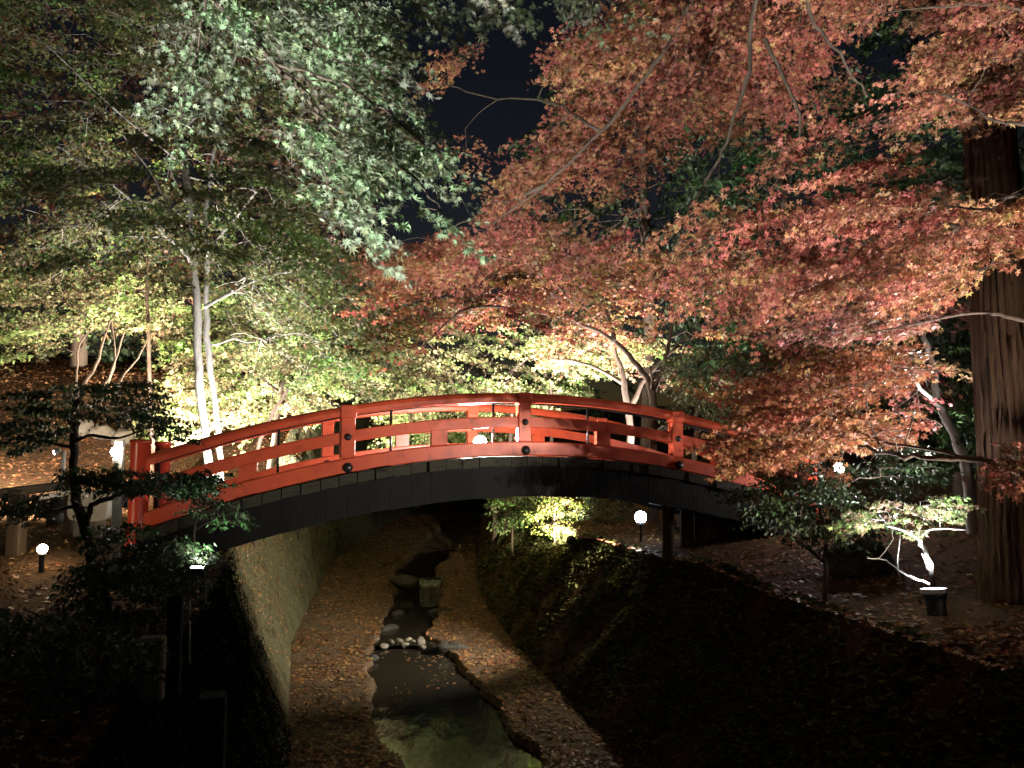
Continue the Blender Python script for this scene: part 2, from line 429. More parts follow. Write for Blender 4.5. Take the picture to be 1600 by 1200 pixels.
def leaves_mesh(name, pos, tip, nor, size, cols, templ, mat, parent=None, stuff=True):
    TV, TT = templ; n = len(pos); k = len(TV)
    tip = unit(tip); side = unit(np.cross(tip, nor)); nor = np.cross(side, tip)
    V = pos[:, None] + size[:, None, None] * (TV[None, :, 0:1] * side[:, None] + TV[None, :, 1:2] * tip[:, None] + TV[None, :, 2:3] * nor[:, None])
    Fc = (np.arange(n)[:, None, None] * k + TT[None]).reshape(-1, 3)
    col = np.ones((n, k, 4)); col[:, :, :3] = cols[:, None]
    o = mesh_arrays(name, V.reshape(-1, 3), [Fc], mat, parent, col.reshape(-1, 4))
    if stuff: o['kind'] = 'stuff'
    return o

def pal(n, cols, r, weights=None, jit=0.22):
    cols = np.array(cols); i = r.choice(len(cols), n, p=weights)
    j = r.choice(len(cols), n, p=weights); f = r.random(n)[:, None] * 0.5
    c = cols[i] * (1 - f) + cols[j] * f
    return np.clip(c * (1 + jit * r.standard_normal((n, 1))), 0.004, 0.9)

def in_poly(x, y, poly):
    inside = False; n = len(poly); j = n - 1
    for i in range(n):
        xi, yi = poly[i]; xj, yj = poly[j]
        if (yi > y) != (yj > y) and x < (xj - xi) * (y - yi) / (yj - yi) + xi: inside = not inside
        j = i
    return inside

GAP = [(645, 100), (690, 70), (740, 60), (800, 50), (850, 70), (850, 150), (815, 195), (745, 245), (735, 300), (712, 345), (650, 378), (560, 374), (575, 330), (610, 300), (655, 275), (700, 290), (735, 262), (700, 215), (655, 150)]
def fill(poly, n, Y0, Y1, r, sep=0.0, clump=-1.0, span=0.0):
    """n spray centres in a pixel polygon at depths Y0..Y1"""
    xs = [p[0] for p in poly]; ys = [p[1] for p in poly]; out = []; px = []
    tries = 0
    while len(out) < n and tries < n * 60:
        tries += 1
        x = r.uniform(min(xs), max(xs)); y = r.uniform(min(ys), max(ys))
        if not in_poly(x, y, poly): continue
        if sep and any((x - a) ** 2 + ((y - b) * 1.6) ** 2 < sep * sep for a, b in px[-200:]) and tries < n * 40: continue
        q = P(x, y, r.uniform(Y0, Y1))
        if fbm(np.array(q[0] * 0.7), np.array(q[2] * 1.25 + q[1] * 0.2), 88, 3) < clump: continue
        if span:
            e = span / q[1] * F
            if any(in_poly(x + a * e, y + b * e, GAP) for a, b in ((0, 0), (1, 0), (-1, 0), (0, .5), (0, -.5), (.6, .4), (-.6, .4), (.6, -.4), (-.6, -.4))): continue
        px.append((x, y)); out.append(q)
    return np.array(out).reshape(-1, 3)

def curve_pts(pts, n=5):
    """Catmull-Rom through the points"""
    p = np.asarray(pts, float)
    if len(p) == 2: p = np.vstack([p[0], (p[0] + p[1]) / 2, p[1]])
    e = np.vstack([2 * p[0] - p[1], p, 2 * p[-1] - p[-2]]); out = []
    for i in range(1, len(e) - 2):
        a, b, c, d = e[i - 1], e[i], e[i + 1], e[i + 2]
        for t in np.linspace(0, 1, n, endpoint=False):
            out.append(0.5 * (2 * b + (c - a) * t + (2 * a - 5 * b + 4 * c - d) * t * t + (3 * b - a - 3 * c + d) * t ** 3))
    out.append(e[-2]); return np.array(out)

def limb(mb, pts, r0, r1, sides=7, wob=0.03, r=rng):
    c = curve_pts(pts, 5)
    L = np.linalg.norm(c[-1] - c[0])
    c[1:-1] += r.standard_normal((len(c) - 2, 3)) * wob * min(1, L / 2) * 0.35
    rad = np.linspace(r0, r1, len(c)) * (1 + 0.06 * r.standard_normal(len(c)))
    mb.tube(c, rad, sides)
    return c, rad

def tree(name, label, cat, group, stems, sprays, bark, leafmat, templ, lsize, cols, seed, L=1.0, K=6, Mv=9, droop=0.25, weights=None,
         out_from=None, vj=0.035, twig_r=0.006, connect=True, patch=0.35, flat=1.0, updir=0.0, hang=0.6):
    """stems: list of (points, r0, r1), the first is the trunk; sprays: (n,3) centres of leafy sprays"""
    r = np.random.default_rng(seed)
    root = empty(name, label, cat, group)
    tb = MB(); nodes = []; nrad = []
    for pts, r0, r1 in stems:
        p0 = np.asarray(pts[0], float); g0 = gz(p0[0], p0[1])
        if -0.05 < p0[2] - g0 < 3.0 and (not nodes or np.min(np.linalg.norm(np.array(nodes) - p0, axis=1)) > 0.25):
            pts = [np.array([p0[0], p0[1] + 0.02, g0 - 0.2])] + list(pts)      # root it in the ground
        c, rad = limb(tb, pts, r0, r1, 9 if r0 > 0.08 else 6, r=r)
        nodes += list(c); nrad += list(rad)
    tb.build('trunk', bark, root, smooth=True)
    base = np.array(stems[0][0][0]); 
    cen = np.array(out_from) if out_from is not None else np.array(stems[0][0][-1])
    Sn = len(sprays)
    d = sprays - cen; d[:, 2] *= 0.15; d = unit(d)
    yaw = r.normal(0, 0.55, Sn); cy, sy = np.cos(yaw), np.sin(yaw)
    d = np.stack([d[:, 0] * cy - d[:, 1] * sy, d[:, 0] * sy + d[:, 1] * cy, d[:, 2] + updir + r.normal(0, 0.07, Sn)], 1); d = unit(d)
    Ls = L * r.uniform(0.65, 1.25, Sn)
    O = sprays - d * Ls[:, None] * 0.5; O[:, 2] += droop * Ls * 0.3
    side = unit(np.cross(d, np.array([0, 0, 1.0]))); upv = np.cross(side, d)
    tw = MB()
    # twigs that join every spray to the wood already there
    if connect:
        nd = np.array(nodes); nr = np.array(nrad)
        order = np.argsort(np.linalg.norm(O - cen, axis=1))
        cap = np.zeros((len(nd) + 4 * Sn, 3)); cap[:len(nd)] = nd; crd = np.zeros(len(cap)); crd[:len(nd)] = nr; cnt = len(nd)
        for i in order:
            dv = cap[:cnt] - O[i]; ds = np.linalg.norm(dv, axis=1) + 0.7 * np.maximum(0, dv[:, 2])
            j = int(np.argmin(ds)); a = cap[j]; b = O[i]; dist = np.linalg.norm(b - a)
            if dist > 0.05:
                mid = (a + b) / 2 + np.array([0, 0, 0.10 * dist]) + r.standard_normal(3) * 0.06 * dist
                ra = min(crd[j] * 0.75, 0.006 + 0.012 * dist + twig_r)
                q = np.array([a, a * 0.55 + mid * 0.45 + r.standard_normal(3) * 0.02 * dist, mid, mid * 0.5 + b * 0.5 + r.standard_normal(3) * 0.03 * dist, b])
                tw.tube(q, np.linspace(ra, twig_r, 5), 4, cap=False)
                for t in (2, 3, 4):
                    cap[cnt] = q[t]; crd[cnt] = np.linspace(ra, twig_r, 5)[t]; cnt += 1
    s = np.linspace(0, 1, 5)
    for i in range(Sn):
        m = O[i] + d[i] * Ls[i] * s[:, None]; m[:, 2] -= droop * Ls[i] * s ** 2
        tw.tube(m, np.linspace(twig_r, twig_r * 0.35, 5), 3, cap=False)
    # side twigs (vectorised)
    sk_ = np.linspace(0.12, 1.0, K)[None] + r.normal(0, 0.04, (Sn, K))
    sg = np.where(np.arange(K) % 2 == 0, 1.0, -1.0)[None] * np.ones((Sn, 1)); 
    ang = r.uniform(0.55, 1.05, (Sn, K)) * sg; ang[:, -1] = r.normal(0, 0.2, Sn)
    lk = Ls[:, None] * (0.62 - 0.34 * sk_) * r.uniform(0.75, 1.2, (Sn, K))
    bp = O[:, None] + d[:, None] * (Ls[:, None] * sk_)[..., None]; bp[..., 2] -= droop * Ls[:, None] * sk_ ** 2
    sd = d[:, None] * np.cos(ang)[..., None] + side[:, None] * np.sin(ang)[..., None] * flat + upv[:, None] * r.normal(0, 0.08, (Sn, K))[..., None]
    sd = unit(sd)
    tip = bp + sd * lk[..., None]; tip[..., 2] -= droop * 0.6 * lk
    w = twig_r * 0.4
    a_ = bp.reshape(-1, 3); b_ = tip.reshape(-1, 3); off = np.array([[w, 0, 0], [-w * .5, w * .8, 0], [-w * .5, -w * .4, w * .8]])
    V = np.concatenate([a_[:, None] + off[None], b_[:, None] + off[None] * 0.4], 1).reshape(-1, 3)
    n6 = np.arange(len(a_))[:, None, None] * 6
    q = (n6 + np.array([[0, 1, 4, 3], [1, 2, 5, 4], [2, 0, 3, 5]])[None]).reshape(-1, 4)
    tw.add(V, q)
    tw.build('twigs', bark, root)
    # leaves
    rr = r.uniform(0.12, 1.06, (Sn, K, Mv))
    pos = bp[:, :, None] + sd[:, :, None] * (lk[..., None] * rr)[..., None]
    pos[..., 2] -= droop * 0.6 * lk[..., None] * rr ** 2
    pos = pos + r.normal(0, vj, pos.shape) * np.array([1.3, 1.3, 0.6])
    td = sd[:, :, None] + r.normal(0, 0.6, pos.shape); td[..., 2] -= r.uniform(0.0, hang * 2, pos.shape[:3])
    pos = pos.reshape(-1, 3); td = unit(td.reshape(-1, 3)); n = len(pos)
    nor = np.array([0, 0, 1.0]) + r.normal(0, 0.55, (n, 3))
    size = lsize * np.clip(r.lognormal(0, 0.28, n), 0.45, 1.7)
    c = pal(n, cols, r, weights)
    # whole sprays differ a little in hue, as real boughs do
    hue = (1 + patch * r.standard_normal((Sn, 1))) * np.ones((1, 3)); hue[:, 1] *= np.clip(1 + patch * 0.8 * r.standard_normal(Sn), 0.78, 1.6)
    hue = np.clip(np.repeat(hue, K * Mv, 0), 0.35, 1.8)
    c = np.clip(c * hue, 0.003, 0.8)
    leaves_mesh('crown', pos, td, nor, size, c, templ, leafmat, root)
    return root

GREEN = [(0.17, 0.215, 0.135), (0.14, 0.185, 0.11), (0.20, 0.235, 0.15), (0.17, 0.19, 0.10)]
DGREEN = [(0.09, 0.135, 0.042), (0.115, 0.145, 0.045), (0.07, 0.115, 0.038), (0.13, 0.13, 0.042), (0.075, 0.115, 0.05), (0.15, 0.10, 0.045)]
YGREEN = [(0.22, 0.25, 0.10), (0.18, 0.22, 0.085), (0.27, 0.26, 0.12), (0.13, 0.18, 0.07), (0.27, 0.21, 0.10)]
RED = [(0.34, 0.115, 0.078), (0.29, 0.085, 0.062), (0.37, 0.15, 0.085), (0.24, 0.065, 0.05), (0.33, 0.19, 0.08)]
REDDK = [(0.30, 0.085, 0.06), (0.24, 0.06, 0.05), (0.34, 0.12, 0.06), (0.33, 0.18, 0.07)]
ORANGE = [(0.25, 0.085, 0.042), (0.21, 0.06, 0.035), (0.27, 0.12, 0.05), (0.17, 0.048, 0.03), (0.22, 0.12, 0.05)]
EVER = [(0.035, 0.065, 0.025), (0.05, 0.085, 0.03), (0.028, 0.05, 0.02)]

# ------------------------------------------------------------------ bridge
def drop(s): return -0.245 * (s / SPC) ** 2
def BP(s, p, z): return BC + AX * s + NX * p + np.array([0, 0, z])

def swept(name, prof, p0, s0, s1, n, mat, parent, smooth=False):
    """profile [(perp, z)] swept along the bridge's camber"""
    mb = MB(); m = len(prof); V = []
    for s in np.linspace(s0, s1, n):
        for (p, z) in prof: V.append(BP(s, p0 + p, z + drop(s)))
    q = [(i * m + j, i * m + (j + 1) % m, i * m + m + (j + 1) % m, i * m + m + j) for i in range(n - 1) for j in range(m)]
    mb.add(V, q)
    cs = np.mean(V[:m], 0); ce = np.mean(V[-m:], 0); b = n * m
    mb.v[-1] = np.vstack([mb.v[-1], cs, ce]); mb.n += 2
    mb.t.append(np.array([(b, (j + 1) % m, j) for j in range(m)] + [(b + 1, b - m + j, b - m + (j + 1) % m) for j in range(m)]))
    return mb.build(name, mat, parent, smooth)

def rect(w, z0, z1, c=0.012):
    h = w / 2
    return [(-h + c, z0), (h - c, z0), (h, z0 + c), (h, z1 - c), (h - c, z1), (-h + c, z1), (-h, z1 - c), (-h, z0 + c)]

bridge = empty('arched_bridge', 'vermilion arched wooden footbridge over the stream', 'bridge')
bridge.location = (0, 0, 0)
END = 5.4
toprail = [(-0.085, 0.75), (-0.07, 0.735), (0.07, 0.735), (0.085, 0.75), (0.088, 0.81), (0.07, 0.855), (0.035, 0.878), (0, 0.884), (-0.035, 0.878), (-0.07, 0.855), (-0.088, 0.81)]
for p0 in (0.0, BW):
    swept('top_rail', toprail, p0, -END + 0.05, END - 0.05, 61, M_RED, bridge)
    swept('middle_rail', rect(0.085, 0.345, 0.515), p0, -END + 0.05, END - 0.05, 61, M_RED, bridge)
    swept('bottom_rail', rect(0.20, -0.085, 0.13, 0.016), p0, -END + 0.05, END - 0.05, 61, M_RED, bridge)
    for k in (-1, 0, 1):
        s = k * SPC; z0, z1 = drop(s) + 0.125, drop(s) + 0.80
        m = MB(); m.bbox(BP(s, p0, (z0 + z1) / 2), 0.21, 0.15, z1 - z0, 0.012, TH)
        post = m.build('post', M_RED, bridge)
        c2 = MB(); c2.bbox(BP(s, p0, drop(s) + 0.795), 0.235, 0.205, 0.19, 0.014, TH); c2.build('post_cap', M_RED, post)
        for zz, rr_ in ((0.43, 0.052), (-0.005, 0.072)):
            for sd_ in (-1, 1):
                b = MB(); off = (0.076 if zz > 0.1 else 0.101) * sd_
                b.lathe(BP(s, p0 + off, drop(s) + zz), [(rr_ * 1.0, 0), (rr_, 0.012), (rr_ * 0.8, 0.035), (rr_ * 0.35, 0.05), (0, 0.053)], NX * sd_, 14)
                b.build('boss', M_IRON, post, True)
    for k in (-1.5, -0.5, 0.5, 1.5):
        s = k * SPC; m = MB()
        V = []
        for (ds, zz) in ((-0.12, 0.125), (0.12, 0.125), (0.12, 0.352), (-0.12, 0.352)):
            for pp in (-0.052, 0.052): V.append(BP(s + ds, p0 + pp, drop(s + ds) + zz))
        m.add(V, [(0, 2, 4, 6), (1, 7, 5, 3), (0, 1, 3, 2), (2, 3, 5, 4), (4, 5, 7, 6), (6, 7, 1, 0)])
        m.build('strut', M_RED, bridge)
    for sgn in (-1, 1):
        s = END * sgn; zt = 0.14; m = MB()
        m.lathe(BP(s, p0, -1.25), [(0, 0), (0.145, 0), (0.135, 0.05), (0.125, 0.1), (0.125, 1.25 + zt - 0.06), (0.137, 1.25 + zt - 0.05), (0.137, 1.25 + zt - 0.015), (0.12, 1.25 + zt), (0, 1.25 + zt + 0.005)], (0, 0, 1), 24)
        ep = m.build('end_post', M_REDSHAFT, bridge)
        for f in ep.data.polygons: f.use_smooth = True
        b = MB(); b.lathe(BP(s, p0, -0.42), [(0.131, -0.03), (0.133, -0.025), (0.133, 0.025), (0.131, 0.03)], (0, 0, 1), 24); b.build('iron_band', M_IRON, ep, True)
# deck planks: one plank each, their ends show under the rail
npl = 42; wpl = 2 * END / npl
for i in range(npl):
    s = -END + wpl * (i + 0.5); m = MB()
    e0 = -0.18 - random.uniform(-0.03, 0.04); e1 = BW + 0.19 + random.uniform(-0.02, 0.02); dz = random.uniform(-0.014, 0.0); hw = wpl / 2 - random.uniform(0.003, 0.009)
    V = []
    for (ds, zz) in ((-hw, -0.235), (hw, -0.235), (hw, -0.089), (-hw, -0.089)):
        for pp in (e0, e1): V.append(BP(s + ds, pp, drop(s + ds) + zz + dz))
    m.add(V, [(0, 2, 4, 6), (1, 7, 5, 3), (0, 1, 3, 2), (2, 3, 5, 4), (4, 5, 7, 6), (6, 7, 1, 0)])
    m.build('deck_plank', M_PLANK, bridge)
# girders with vertical cladding boards
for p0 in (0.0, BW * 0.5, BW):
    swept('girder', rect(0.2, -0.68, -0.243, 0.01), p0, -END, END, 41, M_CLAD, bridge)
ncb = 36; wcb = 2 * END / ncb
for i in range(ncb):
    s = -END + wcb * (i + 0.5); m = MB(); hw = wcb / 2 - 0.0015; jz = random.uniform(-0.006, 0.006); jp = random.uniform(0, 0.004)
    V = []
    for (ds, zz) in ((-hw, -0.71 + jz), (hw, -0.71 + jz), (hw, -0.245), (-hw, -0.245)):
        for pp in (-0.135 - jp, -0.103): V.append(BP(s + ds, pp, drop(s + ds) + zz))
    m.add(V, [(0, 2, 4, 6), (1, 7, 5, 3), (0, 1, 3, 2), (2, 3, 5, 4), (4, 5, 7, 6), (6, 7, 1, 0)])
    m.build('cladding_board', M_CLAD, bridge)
# inner black safety rails
for p0 in (0.30,):
    m = MB(); ss = np.linspace(-5.2, 5.2, 60)
    m.tube([BP(s, p0, drop(s) + 0.745) for s in ss], 0.024, 8); hr = m.build('safety_rail', M_IRON, bridge, True)
    for s in (-5.2, -3.64, -2.02, -0.40, 1.23, 2.85, 4.48):
        m = MB(); m.tube([BP(s, p0, drop(s) - 0.085), BP(s, p0, drop(s) + 0.3), BP(s, p0, drop(s) + 0.735)], 0.02, 8); m.build('stanchion', M_IRON, hr, True)
# timber abutment at the far end and its piles
for i in range(9):
    s = 3.1 + i * 0.265; m = MB(); zt = drop(s) - 0.70
    m.bbox(BP(s, 0.35 + random.uniform(-0.01, 0.01), (zt - 2.3) / 2), 0.255, 0.05, zt + 2.3, 0.008, TH); m.build('abutment_board', M_TIMBER, bridge)
for s, p in ((2.6, 0.12), (4.37, 2.6)):
    m = MB(); zt = drop(s) - 0.66
    m.lathe(BP(s, p, -3.2), [(0, 0), (0.10, 0), (0.10, 3.2 + zt)], (0, 0, 1), 12); m.build('pile', M_TIMBER, bridge, True)
for p in (0.1, 2.8):                                       # sill beam bedded in the bank under the low end
    m = MB(); m.bbox(BP(-4.75, p, -1.62), 0.9, 0.24, 0.34, 0.015, TH); m.build('sill_block', M_TIMBER, bridge)

# ------------------------------------------------------------------ lamps
def spot(parent, loc, target, power, col, ang, blend=0.6, size=0.06):
    d = bpy.data.lights.new('beam', 'SPOT'); d.energy = power; d.color = col; d.spot_size = math.radians(ang); d.spot_blend = blend; d.shadow_soft_size = size
    o = bpy.data.objects.new('beam', d); link(o, parent); o.location = loc
    v = Vector(np.asarray(target) - np.asarray(loc)); o.rotation_euler = v.to_track_quat('-Z', 'Y').to_euler()
    return o

def floodlight(label, foot, target, power, col, ang=80, blend=0.7, scale=1.0, group='garden floodlights', stake=0.28, lens=60.0):
    """spike floodlight: round finned housing on a yoke, lens towards the target"""
    foot = np.asarray(foot, float); root = empty('floodlight', label, 'floodlight', group)
    h = foot + np.array([0, 0, stake * scale + 0.1])
    ax = unit(np.asarray(target, float) - h); k = scale
    m = MB(); m.lathe(h - ax * 0.11 * k, [(0, 0), (0.05 * k, 0), (0.075 * k, 0.03 * k), (0.085 * k, 0.12 * k), (0.095 * k, 0.13 * k), (0.095 * k, 0.17 * k), (0.085 * k, 0.17 * k), (0.083 * k, 0.15 * k)], ax, 20)
    for t in (0.04, 0.06, 0.08, 0.10): m.lathe(h - ax * 0.11 * k, [(0.06 * k, t * k), (0.096 * k, t * k), (0.096 * k, (t + 0.006) * k), (0.06 * k, (t + 0.006) * k)], ax, 20)
    m.build('housing', M_BLACKPL, root)
    m = MB(); m.lathe(h + ax * 0.043 * k, [(0.082 * k, 0), (0.05 * k, 0.006 * k), (0, 0.009 * k)], ax, 20)
    m.build('lens', mat_emit('lit_lens', col, lens, False), root)
    m = MB(); m.tube([foot + [0, 0, -0.2], foot + [0, 0, 0.05], h - [0, 0, 0.1 * k]], [0.008, 0.014, 0.014], 8)
    sv = unit(np.cross(ax, [0, 0, 1.0]) + 1e-6)
    m.tube([h + sv * 0.105 * k, h + sv * 0.105 * k - [0, 0, 0.1 * k], h - sv * 0.105 * k - [0, 0, 0.1 * k], h - sv * 0.105 * k], 0.009 * k, 6)
    m.build('yoke', M_BLACKPL, root)
    spot(root, h + ax * 0.08 * k, target, power, col, ang, blend, 0.06 * k)
    return root

def on_ground(x, y): return np.array([x, y, gz(x, y)])

WARM = (1.0, 0.91, 0.74); WHITE = (1.0, 0.94, 0.88); COOL = (0.93, 1.0, 0.94); AMBER = (1.0, 0.74, 0.45)

LIGHTS = True
def lamps():
    G = on_ground
    # behind the bridge, out of the camera's sight
    floodlight('floodlight behind the low end of the bridge lighting the twin-stemmed maple', G(-4.9, 13.9), P(380, 380, 17), 4200, WHITE, 120)
    floodlight('floodlight behind the pale twin stems lighting the yellow-green boughs', G(-7.4, 16.9), P(440, 500, 18.5), 11500, WARM, 130)
    floodlight('floodlight on the far slope under the slanting slender stems', G(-8.7, 21.6), P(110, 430, 21.5), 6500, WARM, 115)
    floodlight('floodlight behind the bridge under the yellow-green boughs over the stream', G(-5.6, 20.5), P(560, 470, 22), 14000, WARM, 110)
    floodlight('floodlight behind the bridge crown at the foot of the red maple', G(1.2, 19.0), P(830, 450, 20.5), 12500, WHITE, 110)
    floodlight('floodlight close to the pale leaning trunk behind the bridge', G(3.1, 17.6), P(985, 500, 18.5), 4800, WHITE, 120)
    floodlight('floodlight shining up beside the round bush under the bridge', P(893, 866, 16.1) - [0, 0, .1], P(868, 800, 17.4), 3000, (1.0, 0.92, 0.68), 74)
    floodlight('floodlight at the foot of the slim pale stem near the cedar', G(6.9, 10.9), P(1330, 420, 9.6), 2600, WHITE, 100)
    # beside the path, below and outside the picture
    floodlight('floodlight on the near bank aimed at the hanging green bough', G(-3.6, 2.6), P(520, 160, 5.5), 6000, COOL, 75, stake=0.5)
    floodlight('floodlight on the near bank aimed at the red maple boughs', G(6.3, 3.4), P(1380, 210, 8), 4000, WHITE, 85, stake=0.5)
    floodlight('floodlight on the near bank aimed at the bridge and the leaves over it', G(5.9, 4.6), P(1060, 400, 11), 800, WARM, 60, stake=0.5)
    floodlight('floodlight on the near bank aimed straight at the red railing', G(5.2, 5.4), BP(-1.2, 0, 0.25), 2300, WARM, 46, stake=0.5)
if LIGHTS: lamps()

def lamp_globe(mb, c, r, n=14):
    prof = [(r * math.sin(a), -r * math.cos(a)) for a in np.linspace(0.02, math.pi - 0.02, 10)]
    return mb.lathe(c, prof, (0, 0, 1), n)

def globe_lamp(name, label, c, r, strength, col, foot, mat_body=M_BLACKPL, pole=0.02, group='globe lamps'):
    root = empty(name, label, 'lamp', group); c = np.asarray(c, float); foot = np.asarray(foot, float)
    g = MB(); lamp_globe(g, c, r); g.build('globe', mat_emit('lit_globe', col, strength), root, True)
    b = MB(); b.lathe(c - [0, 0, r * 1.25], [(0, 0), (r * 0.7, 0), (r * 0.75, r * 0.1), (r * 0.6, r * 0.45)], (0, 0, 1), 14); b.build('socket', mat_body, root)
    p = MB(); p.tube([foot - [0, 0, 0.1], (foot + c) / 2 - [0, 0, r * 0.6], c - [0, 0, r * 1.2]], pole, 8); p.build('stem', mat_body, root)
    return root

c1 = BP(-0.52, 0.62, drop(-0.5) + 0.13)
globe_lamp('deck_lamp', 'round white lamp glowing on the deck of the bridge', c1, 0.105, 1500, WHITE, BP(-0.52, 0.62, drop(-0.5) - 0.02))
c2 = P(1001, 808, 14.5)
L2 = globe_lamp('garden_lamp', 'round bluish white lamp on the bank under the bridge', c2, 0.11, 60, (0.86, 0.92, 1.0), on_ground(c2[0], c2[1]))
spot(L2, c2 + unit(P(520, 960, 15.5) - c2) * 0.17, P(520, 960, 15.5), 3100, (1.0, 0.88, 0.7), 78, 0.9, 0.1)
spot(L2, c2 + unit(np.array([-0.1, 10.8, -4.0]) - c2) * 0.17, (-0.1, 10.8, -4.0), 330, (1.0, 0.86, 0.66), 52, 0.9, 0.1)
c6 = P(1311, 731, 13.0)
globe_lamp('garden_lamp', 'round lamp shining through dark leaves past the far bridge end', c6, 0.085, 500, WHITE, on_ground(c6[0], c6[1]))

# lamp on the pale square post
r3 = empty('lamp_post', 'pale square post with a small bright lamp beside the bridge end', 'lamp post'); t3 = P(183, 722, 9.0); b3 = P(182, 884, 9.0)
m = MB(); m.bbox((t3 + b3) / 2, 0.095, 0.095, t3[2] - b3[2] + 0.5, 0.008, 0.3); m.build('post', M_PALE, r3)
g3 = P(181, 706, 8.94); g = MB(); lamp_globe(g, g3, 0.055); g.build('globe', mat_emit('post_lamp', WARM, 350), r3, True)
m = MB(); m.tube([g3 - [0, 0, 0.13], g3 - [0, 0, 0.05]], 0.03, 10); m.build('socket', M_STEEL, r3)
# low garden lamp and bracket lamp
c4 = P(66, 858, 9.2)
globe_lamp('garden_lamp', 'low warm lamp at the foot of the timber gate', c4, 0.055, 170, (1.0, 0.78, 0.5), on_ground(c4[0], c4[1]), pole=0.03)
c5 = P(86, 708, 14.0)
r5 = empty('slope_lamp', 'small hooded lamp on a short stand on the leafy slope', 'lamp'); m = MB(); m.tube([c5 + [0.16, 0, 0.03], c5 + [0.16, 0, -0.2], np.array([c5[0] + 0.16, c5[1], gz(c5[0] + 0.16, c5[1]) - 0.1])], 0.035, 8); m.build('stand', M_STEEL, r5)
m = MB(); m.lathe(c5 + [0.1, 0, 0.05], [(0, 0), (0.04, 0), (0.075, 0.09), (0.07, 0.09), (0.03, 0.02)], (-1, -0.25, -0.25), 14); m.build('hood', M_STEEL, r5)
g = MB(); lamp_globe(g, c5 + [0.03, -0.02, 0.02], 0.05); g.build('bulb', mat_emit('slope_bulb', AMBER, 200), r5, True)
spot(r5, c5 + [-0.08, -0.02, 0.0], P(60, 610, 20), 5200, (1.0, 0.8, 0.6), 140, 0.6, 0.05)

# uplight on the right bank: dark can with a lit rim
f7 = PZ(1466, 965, -1.72); r7 = empty('uplight', 'black can uplight standing in fallen leaves beneath the little bright maple', 'floodlight')
ax7 = unit(np.array([-0.06, 0.1, 1.0])); base7 = f7 + [0, 0, -0.05]
m = MB(); m.lathe(base7, [(0, -0.1), (0.085, -0.1), (0.09, 0.0), (0.098, 0.23), (0.104, 0.235), (0.104, 0.25), (0.098, 0.255), (0.116, 0.26), (0.116, 0.30), (0.108, 0.30), (0.105, 0.27)], ax7, 24); m.build('can', M_BLACKPL, r7)
m = MB(); m.lathe(base7 + ax7 * 0.268, [(0.105, 0), (0.06, 0.012), (0, 0.02)], ax7, 24); m.build('lens', mat_emit('uplight_lens', (0.95, 0.95, 1.0), 60, False), r7, True)
m = MB(); m.lathe(base7 + ax7 * 0.29, [(0.118, 0.0), (0.127, 0.012), (0.127, 0.05), (0.12, 0.05), (0.112, 0.02)], ax7, 24); m.build('rim', M_STEEL, r7)
spot(r7, base7 + ax7 * 0.33, base7 + ax7 * 3 + [-0.35, 0, 0], 1100, (0.97, 0.97, 1.0), 95, 0.7, 0.07)

# ------------------------------------------------------------------ trees
def R_(s): return np.random.default_rng(s)
def cat_(*a): return np.concatenate(a)
MAPLES = 'lit maples'

# hanging green bough, its tree stands beside the camera on the near bank
r = R_(101)
sp1 = cat_(fill([(270, -10), (330, -40), (560, -40), (590, 60), (640, 130), (722, 232), (722, 275), (650, 262), (560, 215), (520, 250), (440, 268), (432, 190), (440, 130), (420, 90), (345, 130), (318, 172), (255, 180), (275, 90)], 70, 4.7, 5.9, r, 22, span=.2, clump=-.06),
           fill([(500, 215), (720, 235), (716, 290), (692, 345), (640, 285), (600, 268), (548, 275), (550, 360), (510, 345), (500, 275)], 20, 4.6, 5.4, r, 20, span=.1),
           fill([(580, -30), (800, -40), (800, 20), (700, 50), (640, 45), (590, 30)], 12, 5.0, 6.0, r, 22),
           fill([(850, -40), (970, -40), (940, 24), (890, 30)], 8, 6.0, 7.0, r, 20),
           np.array([P(540, 365, 4.9), P(692, 352, 4.8), P(522, 330, 4.9)]))
b0 = on_ground(-5.4, 3.4)
tree('maple_tree', 'maple with pale grey-green leaves hanging into the top of the picture', 'tree', MAPLES,
     [([b0 - [0, 0, .2], b0 + [.1, .2, 1.8], b0 + [.5, .5, 4.2], P(200, -190, 5.2)], 0.16, 0.06),
      ([P(200, -190, 5.2), P(325, -10, 5.2), P(395, 62, 5.2), P(440, 112, 5.15), P(482, 150, 5.1), P(497, 190, 5.1), P(508, 268, 5.0), P(528, 340, 4.95)], 0.026, 0.007),
      ([P(395, 62, 5.2), P(470, 75, 5.3), P(560, 95, 5.4)], 0.012, 0.006),
      ([P(490, 175, 5.1), P(560, 225, 5.0), P(640, 270, 4.9), P(690, 330, 4.85)], 0.013, 0.006),
      ([P(430, 100, 5.15), P(530, 130, 5.0), P(600, 170, 4.9), P(690, 250, 4.85)], 0.012, 0.006),
      ([P(325, -10, 5.2), P(312, 60, 5.2), P(300, 120, 5.3)], 0.012, 0.006),
      ([P(200, -190, 5.2), P(420, -120, 5.4), P(660, -60, 5.5), P(880, -40, 6.2)], 0.03, 0.01)],
     sp1, M_BARK, M_LEAF, STAR7, 0.052, GREEN, 1, L=0.52, K=8, Mv=9, droop=0.42, hang=0.75, out_from=P(300, -100, 5.2), vj=0.022, twig_r=0.0035, patch=0.16)

